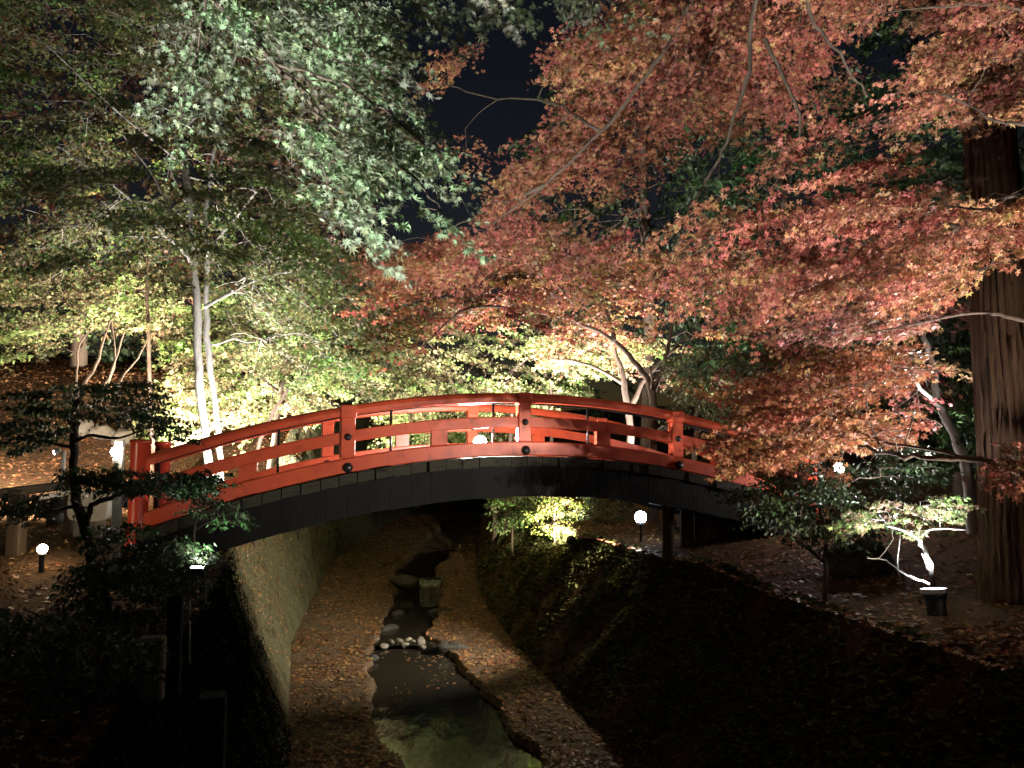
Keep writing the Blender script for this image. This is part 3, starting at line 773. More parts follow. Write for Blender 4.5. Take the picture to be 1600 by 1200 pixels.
# twin-stemmed green maple behind the low end of the bridge
r = R_(102)
sp2 = cat_(fill([(-30, -30), (300, -30), (560, -30), (600, 80), (640, 300), (560, 430), (460, 450), (300, 430), (120, 440), (-30, 430)], 270, 10.5, 16.5, r, 14, span=.5, clump=-.05),
           fill([(330, 400), (560, 400), (640, 480), (610, 590), (480, 600), (400, 560), (340, 500)], 70, 15.5, 18.5, r, 14))
y2 = 15.0
tree('maple_tree', 'tall twin-stemmed maple with pale bark and green leaves behind the bridge', 'tree', MAPLES,
     [([P(330, 775, y2), P(322, 690, y2), P(312, 600, y2), P(308, 480, y2), P(303, 400, y2), P(296, 320, y2), P(287, 200, y2), P(290, 60, y2 - .3)], 0.10, 0.05),
      ([P(346, 770, y2 + .35), P(341, 680, y2 + .4), P(327, 560, y2 + .3), P(322, 470, y2 + .3), P(325, 390, y2 + .2), P(322, 330, y2), P(345, 180, y2 - .4), P(380, 40, y2 - 1)], 0.078, 0.035),
      ([P(303, 415, y2), P(280, 385, y2 - .2), P(258, 368, y2 - .4), P(190, 300, y2 - 1), P(80, 220, y2 - 2)], 0.045, 0.015),
      ([P(300, 400, y2), P(275, 350, y2 + .3), P(230, 260, y2 + .6), P(120, 130, y2)], 0.04, 0.013),
      ([P(322, 400, y2 + .1), P(400, 300, y2 - 1), P(470, 250, y2 - 2), P(540, 230, y2 - 2.5)], 0.035, 0.012),
      ([P(290, 260, y2), P(180, 170, y2 - 2), P(60, 60, y2 - 3.5)], 0.03, 0.01),
      ([P(288, 200, y2), P(380, 120, y2 - 2.5), P(500, 60, y2 - 3.5)], 0.03, 0.01),
      ([P(320, 480, y2), P(420, 430, y2 + 1), P(540, 420, y2 + 1.6)], 0.04, 0.02)],
     sp2, M_BARKPALE, M_LEAF, STAR3, 0.068, DGREEN, 2, L=1.2, K=9, Mv=20, droop=0.2, vj=0.055, patch=0.25)

# lit yellow-green maples behind
def small_maple(seed, label, stems, polys, cols, n, lsize=0.09, bark=M_BARK, templ=STAR3, L=1.0, **kw):
    r = R_(seed); sp = cat_(*[fill(p, int(n * w), a, b, r, 12, clump=-.1) for (p, a, b, w) in polys])
    return tree('maple_tree', label, 'tree', MAPLES, stems, sp, bark, M_LEAF, templ, lsize, cols, seed, L=L, **kw)
yA = 20.5
small_maple(103, 'slanting slender-stemmed maple with yellow-green leaves on the leafy slope',
    [([P(120, 620, yA), P(150, 570, yA), P(165, 520, yA), P(185, 490, yA), P(260, 470, yA)], 0.055, 0.02),
     ([P(150, 622, yA), P(172, 585, yA + .3), P(190, 530, yA + .3), P(200, 490, yA), P(190, 440, yA)], 0.04, 0.015),
     ([P(160, 625, yA + .4), P(180, 560, yA + .5), P(176, 490, yA + .5), P(200, 430, yA + .5)], 0.035, 0.015),
     ([P(118, 610, yA - .3), P(125, 540, yA - .3), P(142, 500, yA - .5), P(60, 450, yA - .8)], 0.035, 0.015),
     ([P(185, 600, yA), P(215, 560, yA), P(240, 520, yA - .5), P(300, 480, yA - 1)], 0.035, 0.015)],
    [([(-20, 420), (120, 420), (260, 430), (300, 480), (200, 490), (130, 520), (90, 560), (-20, 600)], 19.5, 22.5, 1)], YGREEN, 90, K=7, Mv=12, vj=0.06)
yB = 18.2
small_maple(104, 'spreading yellow-green maple glowing beside the pale twin stems',
    [([P(418, 770, yB), P(428, 690, yB), P(440, 600, yB), P(450, 540, yB), P(430, 480, yB)], 0.10, 0.04),
     ([P(445, 620, yB), P(380, 570, yB), P(330, 540, yB + .5)], 0.04, 0.015), ([P(445, 580, yB), P(520, 530, yB), P(600, 510, yB + .6)], 0.04, 0.015),
     ([P(450, 560, yB), P(350, 490, yB + .4), P(240, 480, yB + .8)], 0.035, 0.015)],
    [([(200, 470), (330, 450), (450, 480), (560, 500), (640, 540), (640, 620), (560, 625), (420, 655), (350, 670), (260, 690), (250, 600), (300, 560), (230, 520)], 17.2, 19.8, 1)],
    YGREEN, 170, K=8, Mv=13, vj=0.06)
yC = 16.2
small_maple(105, 'dark forked sapling leaning over the bridge rail',
    [([P(400, 720, yC), P(425, 650, yC), P(450, 610, yC), P(490, 575, yC), P(510, 540, yC)], 0.05, 0.02), ([P(455, 605, yC), P(475, 580, yC), P(490, 562, yC)], 0.025, 0.012)],
    [([(470, 480), (600, 470), (640, 540), (560, 580), (490, 560)], 15.6, 17, 1)], DGREEN + YGREEN[:2], 26, K=7, Mv=11)
small_maple(106, 'thin straight dark trunk with few leaves left of the twin stems',
    [([P(238, 700, 17.3), P(235, 620, 17.3), P(232, 520, 17.2), P(229, 400, 17.2), P(232, 300, 17.2)], 0.065, 0.03)],
    [([(130, 300), (330, 290), (320, 400), (150, 410)], 16.5, 18.5, 1)], DGREEN, 30, K=7, Mv=11)
yD = 22.5
small_maple(107, 'slender yellow-green maple behind the middle of the bridge',
    [([P(772, 790, yD), P(745, 690, yD), P(715, 620, yD), P(690, 560, yD), P(655, 520, yD)], 0.085, 0.03),
     ([P(790, 760, yD - .5), P(800, 640, yD - .5), P(795, 590, yD - .5), P(850, 540, yD - .5), P(900, 500, yD)], 0.07, 0.025),
     ([P(860, 760, yD), P(862, 620, yD), P(845, 570, yD), P(820, 520, yD)], 0.07, 0.025),
     ([P(705, 620, yD), P(740, 570, yD), P(800, 530, yD)], 0.035, 0.015)],
    [([(610, 500), (700, 480), (820, 470), (930, 490), (960, 590), (900, 640), (820, 640), (700, 640), (600, 640)], 20.5, 24, 1),
     ([(480, 640), (950, 640), (950, 720), (480, 720)], 19, 24, 0) if False else ([(620, 600), (930, 600), (930, 690), (620, 690)], 21.5, 24, 1)],
    YGREEN, 120, K=7, Mv=12, vj=0.06)

# red maples
yE = 17.0
small_maple(108, 'red maple with a dark forked trunk behind the bridge',
    [([P(1022, 780, yE), P(1020, 690, yE), P(1018, 610, yE), P(990, 565, yE), P(950, 525, yE), P(880, 495, yE - .3), P(800, 470, yE - .6)], 0.115, 0.02),
     ([P(1018, 620, yE), P(1040, 560, yE), P(1050, 480, yE), P(1020, 420, yE)], 0.06, 0.02),
     ([P(960, 535, yE), P(940, 470, yE), P(900, 400, yE)], 0.06, 0.02),
     ([P(880, 495, yE - .3), P(740, 480, yE - .8), P(660, 540, yE - 1.2)], 0.04, 0.015),
     ([P(900, 480, yE), P(820, 400, yE - .5), P(720, 440, yE - 1)], 0.04, 0.015)],
    [([(570, 400), (720, 375), (900, 380), (1080, 400), (1200, 450), (1180, 560), (1050, 560), (960, 545), (880, 520), (800, 500), (700, 520), (640, 560), (600, 500)], 14.2, 18.2, 1), ([(1040, 470), (1240, 470), (1240, 620), (1130, 640), (1060, 590)], 13.4, 15.4, 0.22)],
    REDDK + [(0.22, 0.15, 0.05)], 170, lsize=0.08, K=9, Mv=14, vj=0.05, L=1.15)
small_maple(109, 'pale-trunked maple with whitish lit leaves behind the red one',
    [([P(975, 780, 18.8), P(985, 680, 18.8), P(975, 600, 18.8), P(965, 560, 18.8), P(940, 500, 18.8)], 0.13, 0.04),
     ([P(985, 640, 18.8), P(1010, 590, 18.6), P(1060, 540, 18.6)], 0.08, 0.03), ([P(975, 600, 18.8), P(920, 570, 18.9), P(860, 560, 19)], 0.06, 0.02)],
    [([(840, 530), (960, 520), (1080, 540), (1150, 600), (1040, 620), (900, 610)], 18, 20.5, 1)], YGREEN + ORANGE[:2], 90, K=8, Mv=13)
# big overhanging red maple, trunk beside the camera on the right bank
r = R_(110)
sp10 = cat_(fill([(800, 70), (960, 40), (1000, -30), (1320, -40), (1330, 120), (1280, 330), (1240, 470), (1120, 450), (980, 400), (880, 390), (780, 400), (700, 360), (730, 300), (820, 200), (960, 130), (830, 110)], 190, 7.2, 10.8, r, 18, span=.5, clump=-.05),
            fill([(660, 105), (790, 60), (830, 200), (700, 250), (665, 200)], 4, 11.5, 13.5, r, 12),
            fill([(560, 380), (700, 345), (760, 400), (620, 430)], 24, 11, 13, r, 12, span=.3))
b10 = on_ground(6.2, 4.4)
tree('maple_tree', 'overhanging red maple whose boughs slant down over the bridge', 'tree', MAPLES,
     [([b10 - [0, 0, .2], b10 + [-.1, .3, 2.2], b10 + [-.7, 1.0, 5.0], P(1290, -230, 7.2)], 0.2, 0.07),
      ([P(1290, -230, 7.2), P(1185, -20, 7.7), P(1170, 110, 7.9), P(1152, 170, 8), P(1130, 235, 8.1), P(1082, 320, 8.3), P(1040, 380, 8.5)], 0.034, 0.008),
      ([P(1290, -230, 7.2), P(1100, -30, 7.8), P(1050, 60, 8), P(1000, 130, 8.1), P(940, 205, 8.3), P(850, 290, 8.6), P(770, 350, 8.9)], 0.034, 0.008),
      ([P(1290, -230, 7.2), P(1262, -5, 7.2), P(1285, 50, 7.2), P(1328, 108, 7.2), P(1355, 152, 7.3)], 0.028, 0.008),
      ([P(1195, 60, 7.7), P(1225, 125, 7.8), P(1250, 180, 7.9), P(1240, 240, 8), P(1200, 280, 8)], 0.022, 0.008),
      ([P(940, 205, 8.3), P(860, 160, 9.5), P(760, 150, 11), P(690, 130, 11.5)], 0.022, 0.008),
      ([P(850, 290, 8.6), P(740, 340, 10.5), P(640, 390, 12)], 0.022, 0.008)],
     sp10, M_BARK, M_LEAF, STAR5, 0.057, RED, 10, L=0.95, K=10, Mv=19, droop=0.3, hang=0.7, out_from=P(1290, -230, 7.4), vj=0.035, twig_r=0.004, patch=0.22)
# right-hand red maple whose boughs cross the cedar
r = R_(111)
sp11 = cat_(fill([(1280, -40), (1640, -40), (1640, 170), (1530, 150), (1500, 260), (1440, 330), (1300, 330), (1270, 200)], 84, 6.4, 8.4, r, 18, clump=-.11),
            fill([(1230, 330), (1420, 300), (1540, 330), (1510, 390), (1500, 440), (1400, 450), (1260, 470), (1200, 440)], 58, 6.8, 8.6, r, 16, clump=-.11),
            fill([(1530, 330), (1640, 300), (1640, 400), (1560, 400)], 9, 6.0, 6.6, r, 14),
            fill([(1440, 440), (1520, 440), (1520, 480), (1440, 470)], 4, 7.2, 7.8, r, 14))
b11 = on_ground(7.4, 6.0)
tree('maple_tree', 'red maple reaching in past the cedar with boughs lit salmon pink', 'tree', MAPLES,
     [([b11 - [0, 0, .2], b11 + [-.05, .1, 1.5], b11 + [-.2, .3, 3.2], b11 + [-.3, .4, 6]], 0.17, 0.06),
      ([b11 + [-.1, .1, 2.1], P(1640, 345, 6.7), P(1500, 352, 6.9), P(1400, 348, 7.2), P(1330, 330, 7.5)], 0.035, 0.008),
      ([b11 + [-.15, .2, 3.0], P(1640, 205, 6.8), P(1560, 190, 7), P(1480, 150, 7.2), P(1400, 140, 7.5)], 0.022, 0.006),
      ([b11 + [-.1, .1, 1.7], P(1640, 325, 6.3), P(1560, 330, 6.5), P(1480, 325, 6.8)], 0.03, 0.008),
      ([P(1500, 352, 6.9), P(1440, 400, 7.2), P(1360, 430, 7.5)], 0.018, 0.008),
      ([b11 + [-.2, .3, 4.2], P(1600, 20, 7), P(1480, 10, 7.2), P(1380, 20, 7.4)], 0.02, 0.006)],
     sp11, M_BARK, M_LEAF, STAR5, 0.056, RED + [(0.42, 0.19, 0.12)], 11, L=0.8, K=10, Mv=18, droop=0.25, hang=0.7, out_from=P(1680, 230, 7), vj=0.03, twig_r=0.004, patch=0.2)
# low orange maple over the far bridge end
r = R_(112)
sp12 = cat_(fill([(1180, 600), (1300, 555), (1420, 535), (1440, 580), (1400, 600), (1330, 640), (1440, 650), (1420, 690), (1280, 700), (1200, 735), (1160, 720), (1175, 660)], 100, 7.2, 9.2, r, 14),
            fill([(1140, 690), (1210, 660), (1240, 700), (1200, 745), (1150, 730)], 14, 8.6, 9.6, r, 10), fill([(1220, 690), (1310, 690), (1300, 745), (1230, 750)], 10, 8.8, 9.8, r, 8, clump=-1),
            fill([(1560, 700), (1640, 690), (1640, 740), (1590, 745)], 5, 5.6, 6, r, 8))
b12 = on_ground(6.0, 5.7)
tree('maple_tree', 'low spreading orange maple hiding the far end of the bridge', 'tree', MAPLES,
     [([b12 - [0, 0, .2], b12 + [0, .05, .6], b12 + [-.1, .1, 1.2], b12 + [-.2, .3, 2.2]], 0.12, 0.03),
      ([b12 + [-.05, .1, 1.0], P(1605, 742, 6.4), P(1545, 722, 6.7), P(1470, 716, 7), P(1400, 712, 7.3), P(1320, 695, 7.7), P(1240, 700, 8.2), P(1180, 690, 8.8)], 0.035, 0.008),
      ([P(1545, 722, 6.7), P(1440, 700, 7.2), P(1380, 690, 7.5), P(1300, 650, 8)], 0.018, 0.007),
      ([P(1375, 700, 7.4), P(1358, 650, 7.5), P(1350, 590, 7.6)], 0.012, 0.006),
      ([b12 + [-.2, .3, 2.2], P(1600, 500, 6.8), P(1540, 488, 7), P(1440, 505, 7.3), P(1360, 520, 7.6)], 0.022, 0.008)],
     sp12, M_BARK, M_LEAF, STAR5, 0.054, ORANGE, 12, L=0.68, K=9, Mv=17, droop=0.22, out_from=P(1560, 640, 6.8), vj=0.028, twig_r=0.004, patch=0.16)
# slim pale stem with pinkish leaves
r = R_(113); y13 = 11.6
sp13 = cat_(fill([(1240, 500), (1340, 470), (1420, 470), (1440, 520), (1340, 530), (1260, 530)], 34, 10.2, 12, r, 12),
            fill([(1420, 440), (1520, 430), (1530, 500), (1440, 500)], 8, 11, 12, r, 12), fill([(1400, 560), (1470, 570), (1440, 640)], 5, 11, 12, r, 10))
tree('maple_tree', 'slim forked pale stem with pinkish leaves between bridge and cedar', 'tree', MAPLES,
     [([P(1512, 745, y13), P(1490, 680, y13), P(1465, 625, y13), P(1458, 570, y13), P(1440, 520, y13), P(1425, 480, y13)], 0.085, 0.03),
      ([P(1472, 640, y13), P(1440, 608, y13 - .2), P(1415, 580, y13 - .3), P(1370, 540, y13 - .5)], 0.04, 0.015),
      ([P(1440, 520, y13), P(1380, 500, y13 - .3), P(1300, 520, y13 - .6)], 0.025, 0.01)],
     sp13, M_BARKPALE, M_LEAF, STAR5, 0.075, [(0.30, 0.12, 0.10), (0.26, 0.09, 0.07), (0.32, 0.17, 0.12)], 13, L=0.75, K=7, Mv=11, droop=0.2, vj=0.035)
# little bright maple above the can uplight
r = R_(114); y14 = f7[1] + 0.25
sp14 = cat_(fill([(1340, 800), (1400, 775), (1480, 772), (1515, 790), (1500, 830), (1420, 835), (1340, 830)], 26, y14 - .5, y14 + .5, r, 10),
            fill([(1300, 810), (1350, 800), (1360, 840), (1300, 830)], 5, y14 - .3, y14 + .4, r, 10))
tree('maple_sapling', 'little twisted maple glowing white above the can uplight', 'tree', None,
     [([PZ(1461, 935, -1.75), P(1456, 890, y14), P(1440, 850, y14), P(1432, 835, y14), P(1440, 822, y14)], 0.032, 0.016),
      ([P(1436, 842, y14), P(1410, 828, y14), P(1385, 822, y14)], 0.018, 0.008), ([P(1436, 838, y14), P(1460, 826, y14 - .1), P(1510, 828, y14 - .2)], 0.014, 0.006),
      ([P(1452, 912, y14 - .1), P(1410, 895, y14 - .2), P(1385, 876, y14 - .3), P(1355, 872, y14 - .4)], 0.012, 0.005),
      ([P(1410, 918, y14 - .2), P(1402, 880, y14 - .2), P(1406, 835, y14 - .1)], 0.009, 0.006),
      ([P(1450, 890, y14), P(1444, 872, y14 - .05), P(1440, 865, y14 - .1)], 0.008, 0.005)],
     sp14, M_BARKPALE, M_LEAF, STAR5, 0.055, [(0.12, 0.2, 0.06), (0.18, 0.22, 0.09), (0.22, 0.16, 0.10)], 14, L=0.32, K=6, Mv=6, droop=0.15, vj=0.02, twig_r=0.003)

# evergreens
def evergreen(name, label, stems, sp, seed, lsize=0.07, L=0.6, K=7, Mv=12, cols=EVER, group='dark evergreens', cat='shrub', **kw):
    return tree(name, label, cat, group, stems, sp, M_BARK, M_EVER, OVAL, lsize, cols, seed, L=L, K=K, Mv=Mv, droop=kw.pop('droop', 0.15), vj=kw.pop('vj', 0.05), **kw)
r = R_(120)
evergreen('holly_tree', 'holly with pale glossy leaf layers behind the far half of the bridge',
    [([P(1085, 740, 15), P(1088, 660, 15), P(1100, 600, 15), P(1110, 540, 15)], 0.07, 0.03)],
    cat_(fill([(1060, 560), (1230, 535), (1225, 560), (1060, 590)], 26, 14.2, 15.6, r, 8), fill([(1040, 590), (1200, 585), (1210, 660), (1050, 690)], 40, 14.2, 16, r, 10)), 20, lsize=0.085, cols=[(0.16, 0.18, 0.085), (0.12, 0.15, 0.06), (0.2, 0.2, 0.1)], cat='tree')
r = R_(121)
evergreen('camellia_shrub', 'dark glossy shrub in front of the far bridge end',
    [([P(1290, 930, 9.2), P(1290, 860, 9.2), P(1280, 780, 9.3)], 0.04, 0.02), ([P(1290, 880, 9.2), P(1220, 820, 9.2), P(1180, 790, 9.2)], 0.02, 0.01), ([P(1290, 870, 9.2), P(1360, 800, 9.3), P(1390, 760, 9.4)], 0.02, 0.01)],
    cat_(fill([(1180, 760), (1280, 730), (1420, 700), (1440, 760), (1360, 800), (1330, 860), (1240, 850), (1190, 815)], 62, 8.6, 10.2, r, 10), fill([(1270, 670), (1420, 680), (1440, 720), (1280, 700)], 20, 9.6, 10.6, r, 10), fill([(1150, 770), (1290, 740), (1300, 810), (1190, 820)], 24, 8.8, 9.8, r, 8, clump=-1)), 21, lsize=0.06, L=0.45, cols=[(0.018, 0.034, 0.013), (0.026, 0.045, 0.016), (0.014, 0.026, 0.010)])
r = R_(122)
evergreen('evergreen_tree', 'dark evergreen filling the gap behind the red maples',
    [([P(1240, 760, 16), P(1240, 600, 16), P(1230, 400, 16), P(1220, 200, 16)], 0.2, 0.06)],
    cat_(fill([(1060, 120), (1300, 100), (1340, 400), (1300, 640), (1120, 560), (1080, 400)], 130, 13, 18, r, 14)), 22, lsize=0.12, L=1.1, cat='tree')
r = R_(123)
evergreen('evergreen_tree', 'dark evergreen thicket between the slim pale stem and the cedar',
    [([P(1500, 760, 14.5), P(1495, 600, 14.5), P(1480, 400, 14.5)], 0.16, 0.06)],
    cat_(fill([(1400, 420), (1640, 380), (1640, 740), (1480, 740), (1400, 640)], 120, 11.5, 15, r, 14), fill([(1380, 100), (1640, 60), (1640, 380), (1420, 380)], 60, 11, 15, r, 14)), 23, lsize=0.11, L=0.9, cat='tree')
r = R_(124)
evergreen('round_bush', 'rounded yellow-green bush brightly lit below the bridge',
    [([P(868, 860, 17.4), P(866, 830, 17.4), P(866, 800, 17.4)], 0.03, 0.015)],
    fill([(825, 790), (850, 765), (895, 765), (915, 800), (905, 835), (880, 845), (845, 835)], 46, 17.0, 18.0, r, 6), 24, lsize=0.06, L=0.4, cols=[(0.20, 0.22, 0.05), (0.15, 0.19, 0.04)], K=6, Mv=9)
r = R_(125)
evergreen('clipped_hedge', 'dark leafy hedge beside the lit bush below the bridge',
    [([P(955, 860, 17.6), P(955, 830, 17.6), P(950, 800, 17.6)], 0.04, 0.02)],
    fill([(900, 770), (985, 765), (1000, 800), (975, 850), (920, 860), (900, 840)], 60, 17.0, 18.6, r, 6), 25, lsize=0.07, L=0.45, K=6, Mv=9)
r = R_(126)
evergreen('hanging_shrub', 'drooping shrub at the middle of the far bank under the bridge arch',
    [([P(800, 830, 20), P(800, 800, 20), P(800, 780, 20)], 0.03, 0.02)],
    fill([(765, 775), (830, 770), (830, 810), (780, 830)], 26, 19, 21, r, 6), 26, lsize=0.08, L=0.6, K=6, Mv=9, cols=DGREEN[:3])
# pruned dark tree on the left bank
r = R_(127); y27 = 8.2
sp27 = cat_(fill([(30, 620), (100, 600), (230, 600), (250, 640), (230, 680), (110, 650), (40, 650)], 62, 7.6, 8.8, r, 8),
            fill([(-20, 660), (60, 655), (110, 680), (60, 705), (-20, 700)], 26, 7.6, 8.6, r, 8),
            fill([(95, 735), (180, 735), (330, 745), (320, 780), (220, 775), (110, 765)], 58, 7.5, 8.4, r, 8),
            fill([(-20, 775), (60, 780), (100, 795), (60, 810), (-20, 808)], 15, 7.4, 8.2, r, 8), fill([(190, 640), (260, 650), (300, 700), (260, 690)], 12, 7.8, 8.4, r, 8))
evergreen('pruned_tree', 'dark pruned garden tree with layered pads and a crooked trunk',
    [([P(148, 885, y27), P(135, 830, y27), P(118, 780, y27), P(114, 720, y27), P(118, 670, y27), P(108, 645, y27), P(125, 625, y27)], 0.075, 0.03),
     ([P(135, 818, y27), P(145, 790, y27 - .1), P(172, 778, y27 - .2), P(215, 765, y27 - .3), P(290, 760, y27 - .2)], 0.035, 0.012),
     ([P(118, 690, y27), P(140, 680, y27), P(180, 685, y27), P(230, 670, y27)], 0.02, 0.01),
     ([P(115, 700, y27), P(70, 690, y27 - .1), P(20, 685, y27 - .2)], 0.02, 0.01), ([P(120, 790, y27), P(70, 800, y27 - .2), P(10, 805, y27 - .3)], 0.02, 0.01)],
    sp27, 27, lsize=0.042, L=0.34, K=7, Mv=12, droop=0.08, vj=0.025, twig_r=0.003, cat='tree')
r = R_(128)
evergreen('low_shrub', 'dark mounded shrub under the pruned tree',
    [([P(170, 1010, 7.6), P(170, 960, 7.6), P(160, 900, 7.6)], 0.04, 0.02)],
    cat_(fill([(135, 860), (165, 815), (230, 830), (330, 870), (280, 960), (200, 980), (80, 975), (120, 925)], 140, 7.0, 8.2, r, 8), fill([(-20, 955), (60, 955), (200, 990), (250, 1060), (100, 1100), (-20, 1050)], 90, 5.4, 7.0, r, 8)), 28, lsize=0.045, L=0.34, K=6, Mv=10, vj=0.03, twig_r=0.003)
r = R_(129)
evergreen('leafy_shrub', 'small shrub with brightly lit leaves against the dark bridge side',
    [([P(300, 900, 8.3), P(302, 850, 8.3), P(310, 800, 8.25)], 0.018, 0.008), ([P(304, 830, 8.3), P(330, 815, 8.2), P(375, 815, 8.1)], 0.009, 0.004), ([P(308, 805, 8.25), P(330, 785, 8.2), P(365, 790, 8.1)], 0.009, 0.004)],
    fill([(285, 750), (330, 735), (355, 760), (385, 795), (380, 815), (330, 825), (300, 800)], 30, 7.9, 8.5, r, 7), 29, lsize=0.055, L=0.3, K=5, Mv=6, vj=0.02, twig_r=0.003, cols=[(0.07, 0.13, 0.05), (0.09, 0.15, 0.06)], group=None)
# dark trees far behind
for i, (lab, px, Y, poly, n, cols) in enumerate([
    ('dark russet tree standing far up the slope behind the green maple', 120, 24, [(-40, -30), (330, -30), (420, 300), (380, 480), (-40, 470)], 150, [(0.10, 0.05, 0.03), (0.07, 0.06, 0.025), (0.12, 0.045, 0.025)]),
    ('dark brownish tree behind the boughs beside the open night sky', 470, 25, [(330, 60), (560, 20), (610, 260), (640, 420), (560, 500), (380, 480)], 120, [(0.08, 0.04, 0.028), (0.06, 0.055, 0.025)]),
    ('tall dark evergreen far behind the red maple crown', 1010, 24, [(840, 60), (1050, -30), (1200, 40), (1200, 520), (900, 520), (830, 380)], 150, EVER),
    ('dark evergreen far behind the cedar', 1430, 22, [(1250, -30), (1640, -30), (1640, 700), (1300, 700)], 170, EVER),
    ('low dark evergreen filling the hollow behind the middle of the bridge', 760, 39, [(560, 480), (960, 460), (1020, 760), (540, 760)], 150, EVER),
    ('dark evergreen at the top of the leafy slope', 210, 27, [(-40, 430), (480, 420), (520, 660), (-40, 620)], 150, EVER)]):
    r = R_(140 + i)
    evergreen('background_tree', lab, [([P(px, 720, Y), P(px + 4, 500, Y), P(px - 6, 250, Y), P(px, 60, Y)], 0.28, 0.08)] if i < 4 else [([P(px, 780, Y), P(px, 650, Y), P(px, 520, Y)], 0.2, 0.08)],
              fill(poly, n, Y - 2.5, Y + 2.5, r, 14, span=.8, clump=-.12), 140 + i, lsize=0.2, L=1.8, K=7, Mv=12, vj=0.12, twig_r=0.012, cols=cols, group='trees far behind', cat='tree')

# cedar
def cedar():
    root = empty('cedar_tree', 'massive cedar trunk with furrowed brown bark beside the orange maple', 'tree')
    n, m = 150, 170
    a = np.linspace(0, 2 * math.pi, n, endpoint=False); t = np.linspace(0, 1, m)
    base = P(1586, 960, 8.3); top = P(1522, -150, 8.9)
    A, T = np.meshgrid(a, t)
    z = T * (top[2] + 2.2) - 2.2
    cx = base[0] + (top[0] - base[0]) * T ** 0.8; cy = base[1] + (top[1] - base[1]) * T
    rad = 0.30 - 0.075 * T + 0.12 * np.exp(-(z + 2.0) / 0.5)
    u = A / (2 * math.pi) * 26
    ww = u + 0.9 * fbm(u * 0.4, z * 0.7, 71)
    per = lambda f: f
    fur = np.abs(np.sin(ww * math.pi + 2.0 * fbm(u * 0.7, z * 0.9, 72))) ** 0.6
    seam = np.minimum(1, np.minimum(A, 2 * math.pi - A) / 0.3)
    rad = rad + (0.045 * (fur - 0.5) + 0.05 * fbm(u * 1.2, z * 0.6, 74)) * seam + 0.012 * fbm(u * 3, z * 2.0, 75) * seam
    V = np.stack([cx + rad * np.cos(A), cy + rad * np.sin(A), z], -1).reshape(-1, 3)
    i = np.arange(m - 1)[:, None] * n + np.arange(n)[None]; j = np.arange(m - 1)[:, None] * n + (np.arange(n)[None] + 1) % n
    q = np.stack([i, j, j + n, i + n], -1).reshape(-1, 4)
    mesh_arrays('trunk', V, [q], M_CEDAR, root, smooth=True)
    r = R_(77); mb = MB()
    for k in range(46):                                   # loose bark strips
        t0 = r.uniform(0.05, 0.7); an = r.uniform(math.pi * 0.9, math.pi * 1.9); zz = t0 * (top[2] + 2.2) - 2.2
        c = np.array([base[0] + (top[0] - base[0]) * t0 ** 0.8, base[1] + (top[1] - base[1]) * t0, zz]); rd = 0.31 - 0.075 * t0
        o = np.array([math.cos(an), math.sin(an), 0]); tg = np.array([-o[1], o[0], 0]); l = r.uniform(0.12, 0.4); w = r.uniform(0.008, 0.022)
        p = c + o * rd
        mb.box(p + np.array([0, 0, l / 2]) + o * 0.006, tg * w, o * 0.005, np.array([o[0] * r.uniform(-.02, .03), o[1] * .01, l / 2]))
    b = mb.build('bark_strips', M_CEDAR, root); b['kind'] = 'stuff'
    sp = np.array([P(x, y, Y) for x, y, Y in zip(r.uniform(1380, 1700, 26), r.uniform(-420, -160, 26), r.uniform(7, 10.5, 26))])
cedar()

# ------------------------------------------------------------------ fallen leaves and ground cover
LIT = [(0.20, 0.09, 0.035), (0.26, 0.14, 0.05), (0.14, 0.06, 0.03), (0.30, 0.20, 0.08), (0.18, 0.05, 0.03)]
def litter(name, label, x, y, z, seed, size=0.07, cols=LIT, templ=STAR5, tilt=0.35, nrm=None, mat=M_LITTER, lift=0.015):
    r = R_(seed); n = len(x)
    pos = np.stack([x, y, z + lift], 1)
    nor = (np.array([0, 0, 1.0]) if nrm is None else nrm) + r.normal(0, tilt, (n, 3)); a = r.uniform(0, 6.283, n)
    tip = np.stack([np.cos(a), np.sin(a), r.normal(0, 0.2, n)], 1)
    if nrm is not None: tip = tip - nrm * (tip * nrm).sum(-1, keepdims=True)
    o = leaves_mesh(name, pos, tip, nor, size * r.uniform(0.6, 1.25, n), pal(n, cols, r, jit=0.3), templ, mat)
    return tag(o, label, 'leaves', kind='stuff')
r = R_(201)
n = 34000; y = 9 + 24 * r.random(n) ** 1.3; x = xL(y) + (xR(y) - xL(y)) * r.random(n)
d = np.maximum(wat_l(y) - x, x - wat_r(y)); dens = np.clip((fbm(x * 1.1, y * 1.1, 205) + 0.42) * 1.5, 0.12, 1)
k = (d > 0.03) & (r.random(n) < dens); x, y = x[k], y[k]
litter('fallen_leaves', 'brown fallen leaves covering the stream bed', x, y, h_bed(x, y), 202)
n = 420; y = 9.6 + 7 * r.random(n); x = wat_l(y) + (wat_r(y) - wat_l(y)) * r.random(n); k = fbm(x * 1.5, y * 1.5, 208) > 0.10; x, y = x[k], y[k]
litter('floating_leaves', 'few leaves drifting on the dark pool', x, y, 0 * x - 4.05, 203, size=0.06, tilt=0.05, lift=0.008)
n = 16000; y = 3 + 22 * r.random(n); x = xL(y) - WALLIN - 14 * r.random(n) ** 1.5; litter('fallen_leaves', 'brown fallen leaves on the bank and slope beyond the mossy wall', x, y, h_left(x, y), 204, size=0.085)
n = 16000; y = 12 + 14 * r.random(n); x = -5.2 - 12 * r.random(n); k = x < xL(y) - WALLIN; x, y = x[k], y[k]
litter('slope_leaves', 'thick carpet of russet leaves on the lit slope behind the pruned tree', x, y, h_left(x, y), 214, size=0.105, cols=[(0.30, 0.14, 0.07), (0.24, 0.10, 0.05), (0.36, 0.20, 0.10), (0.17, 0.08, 0.045)])
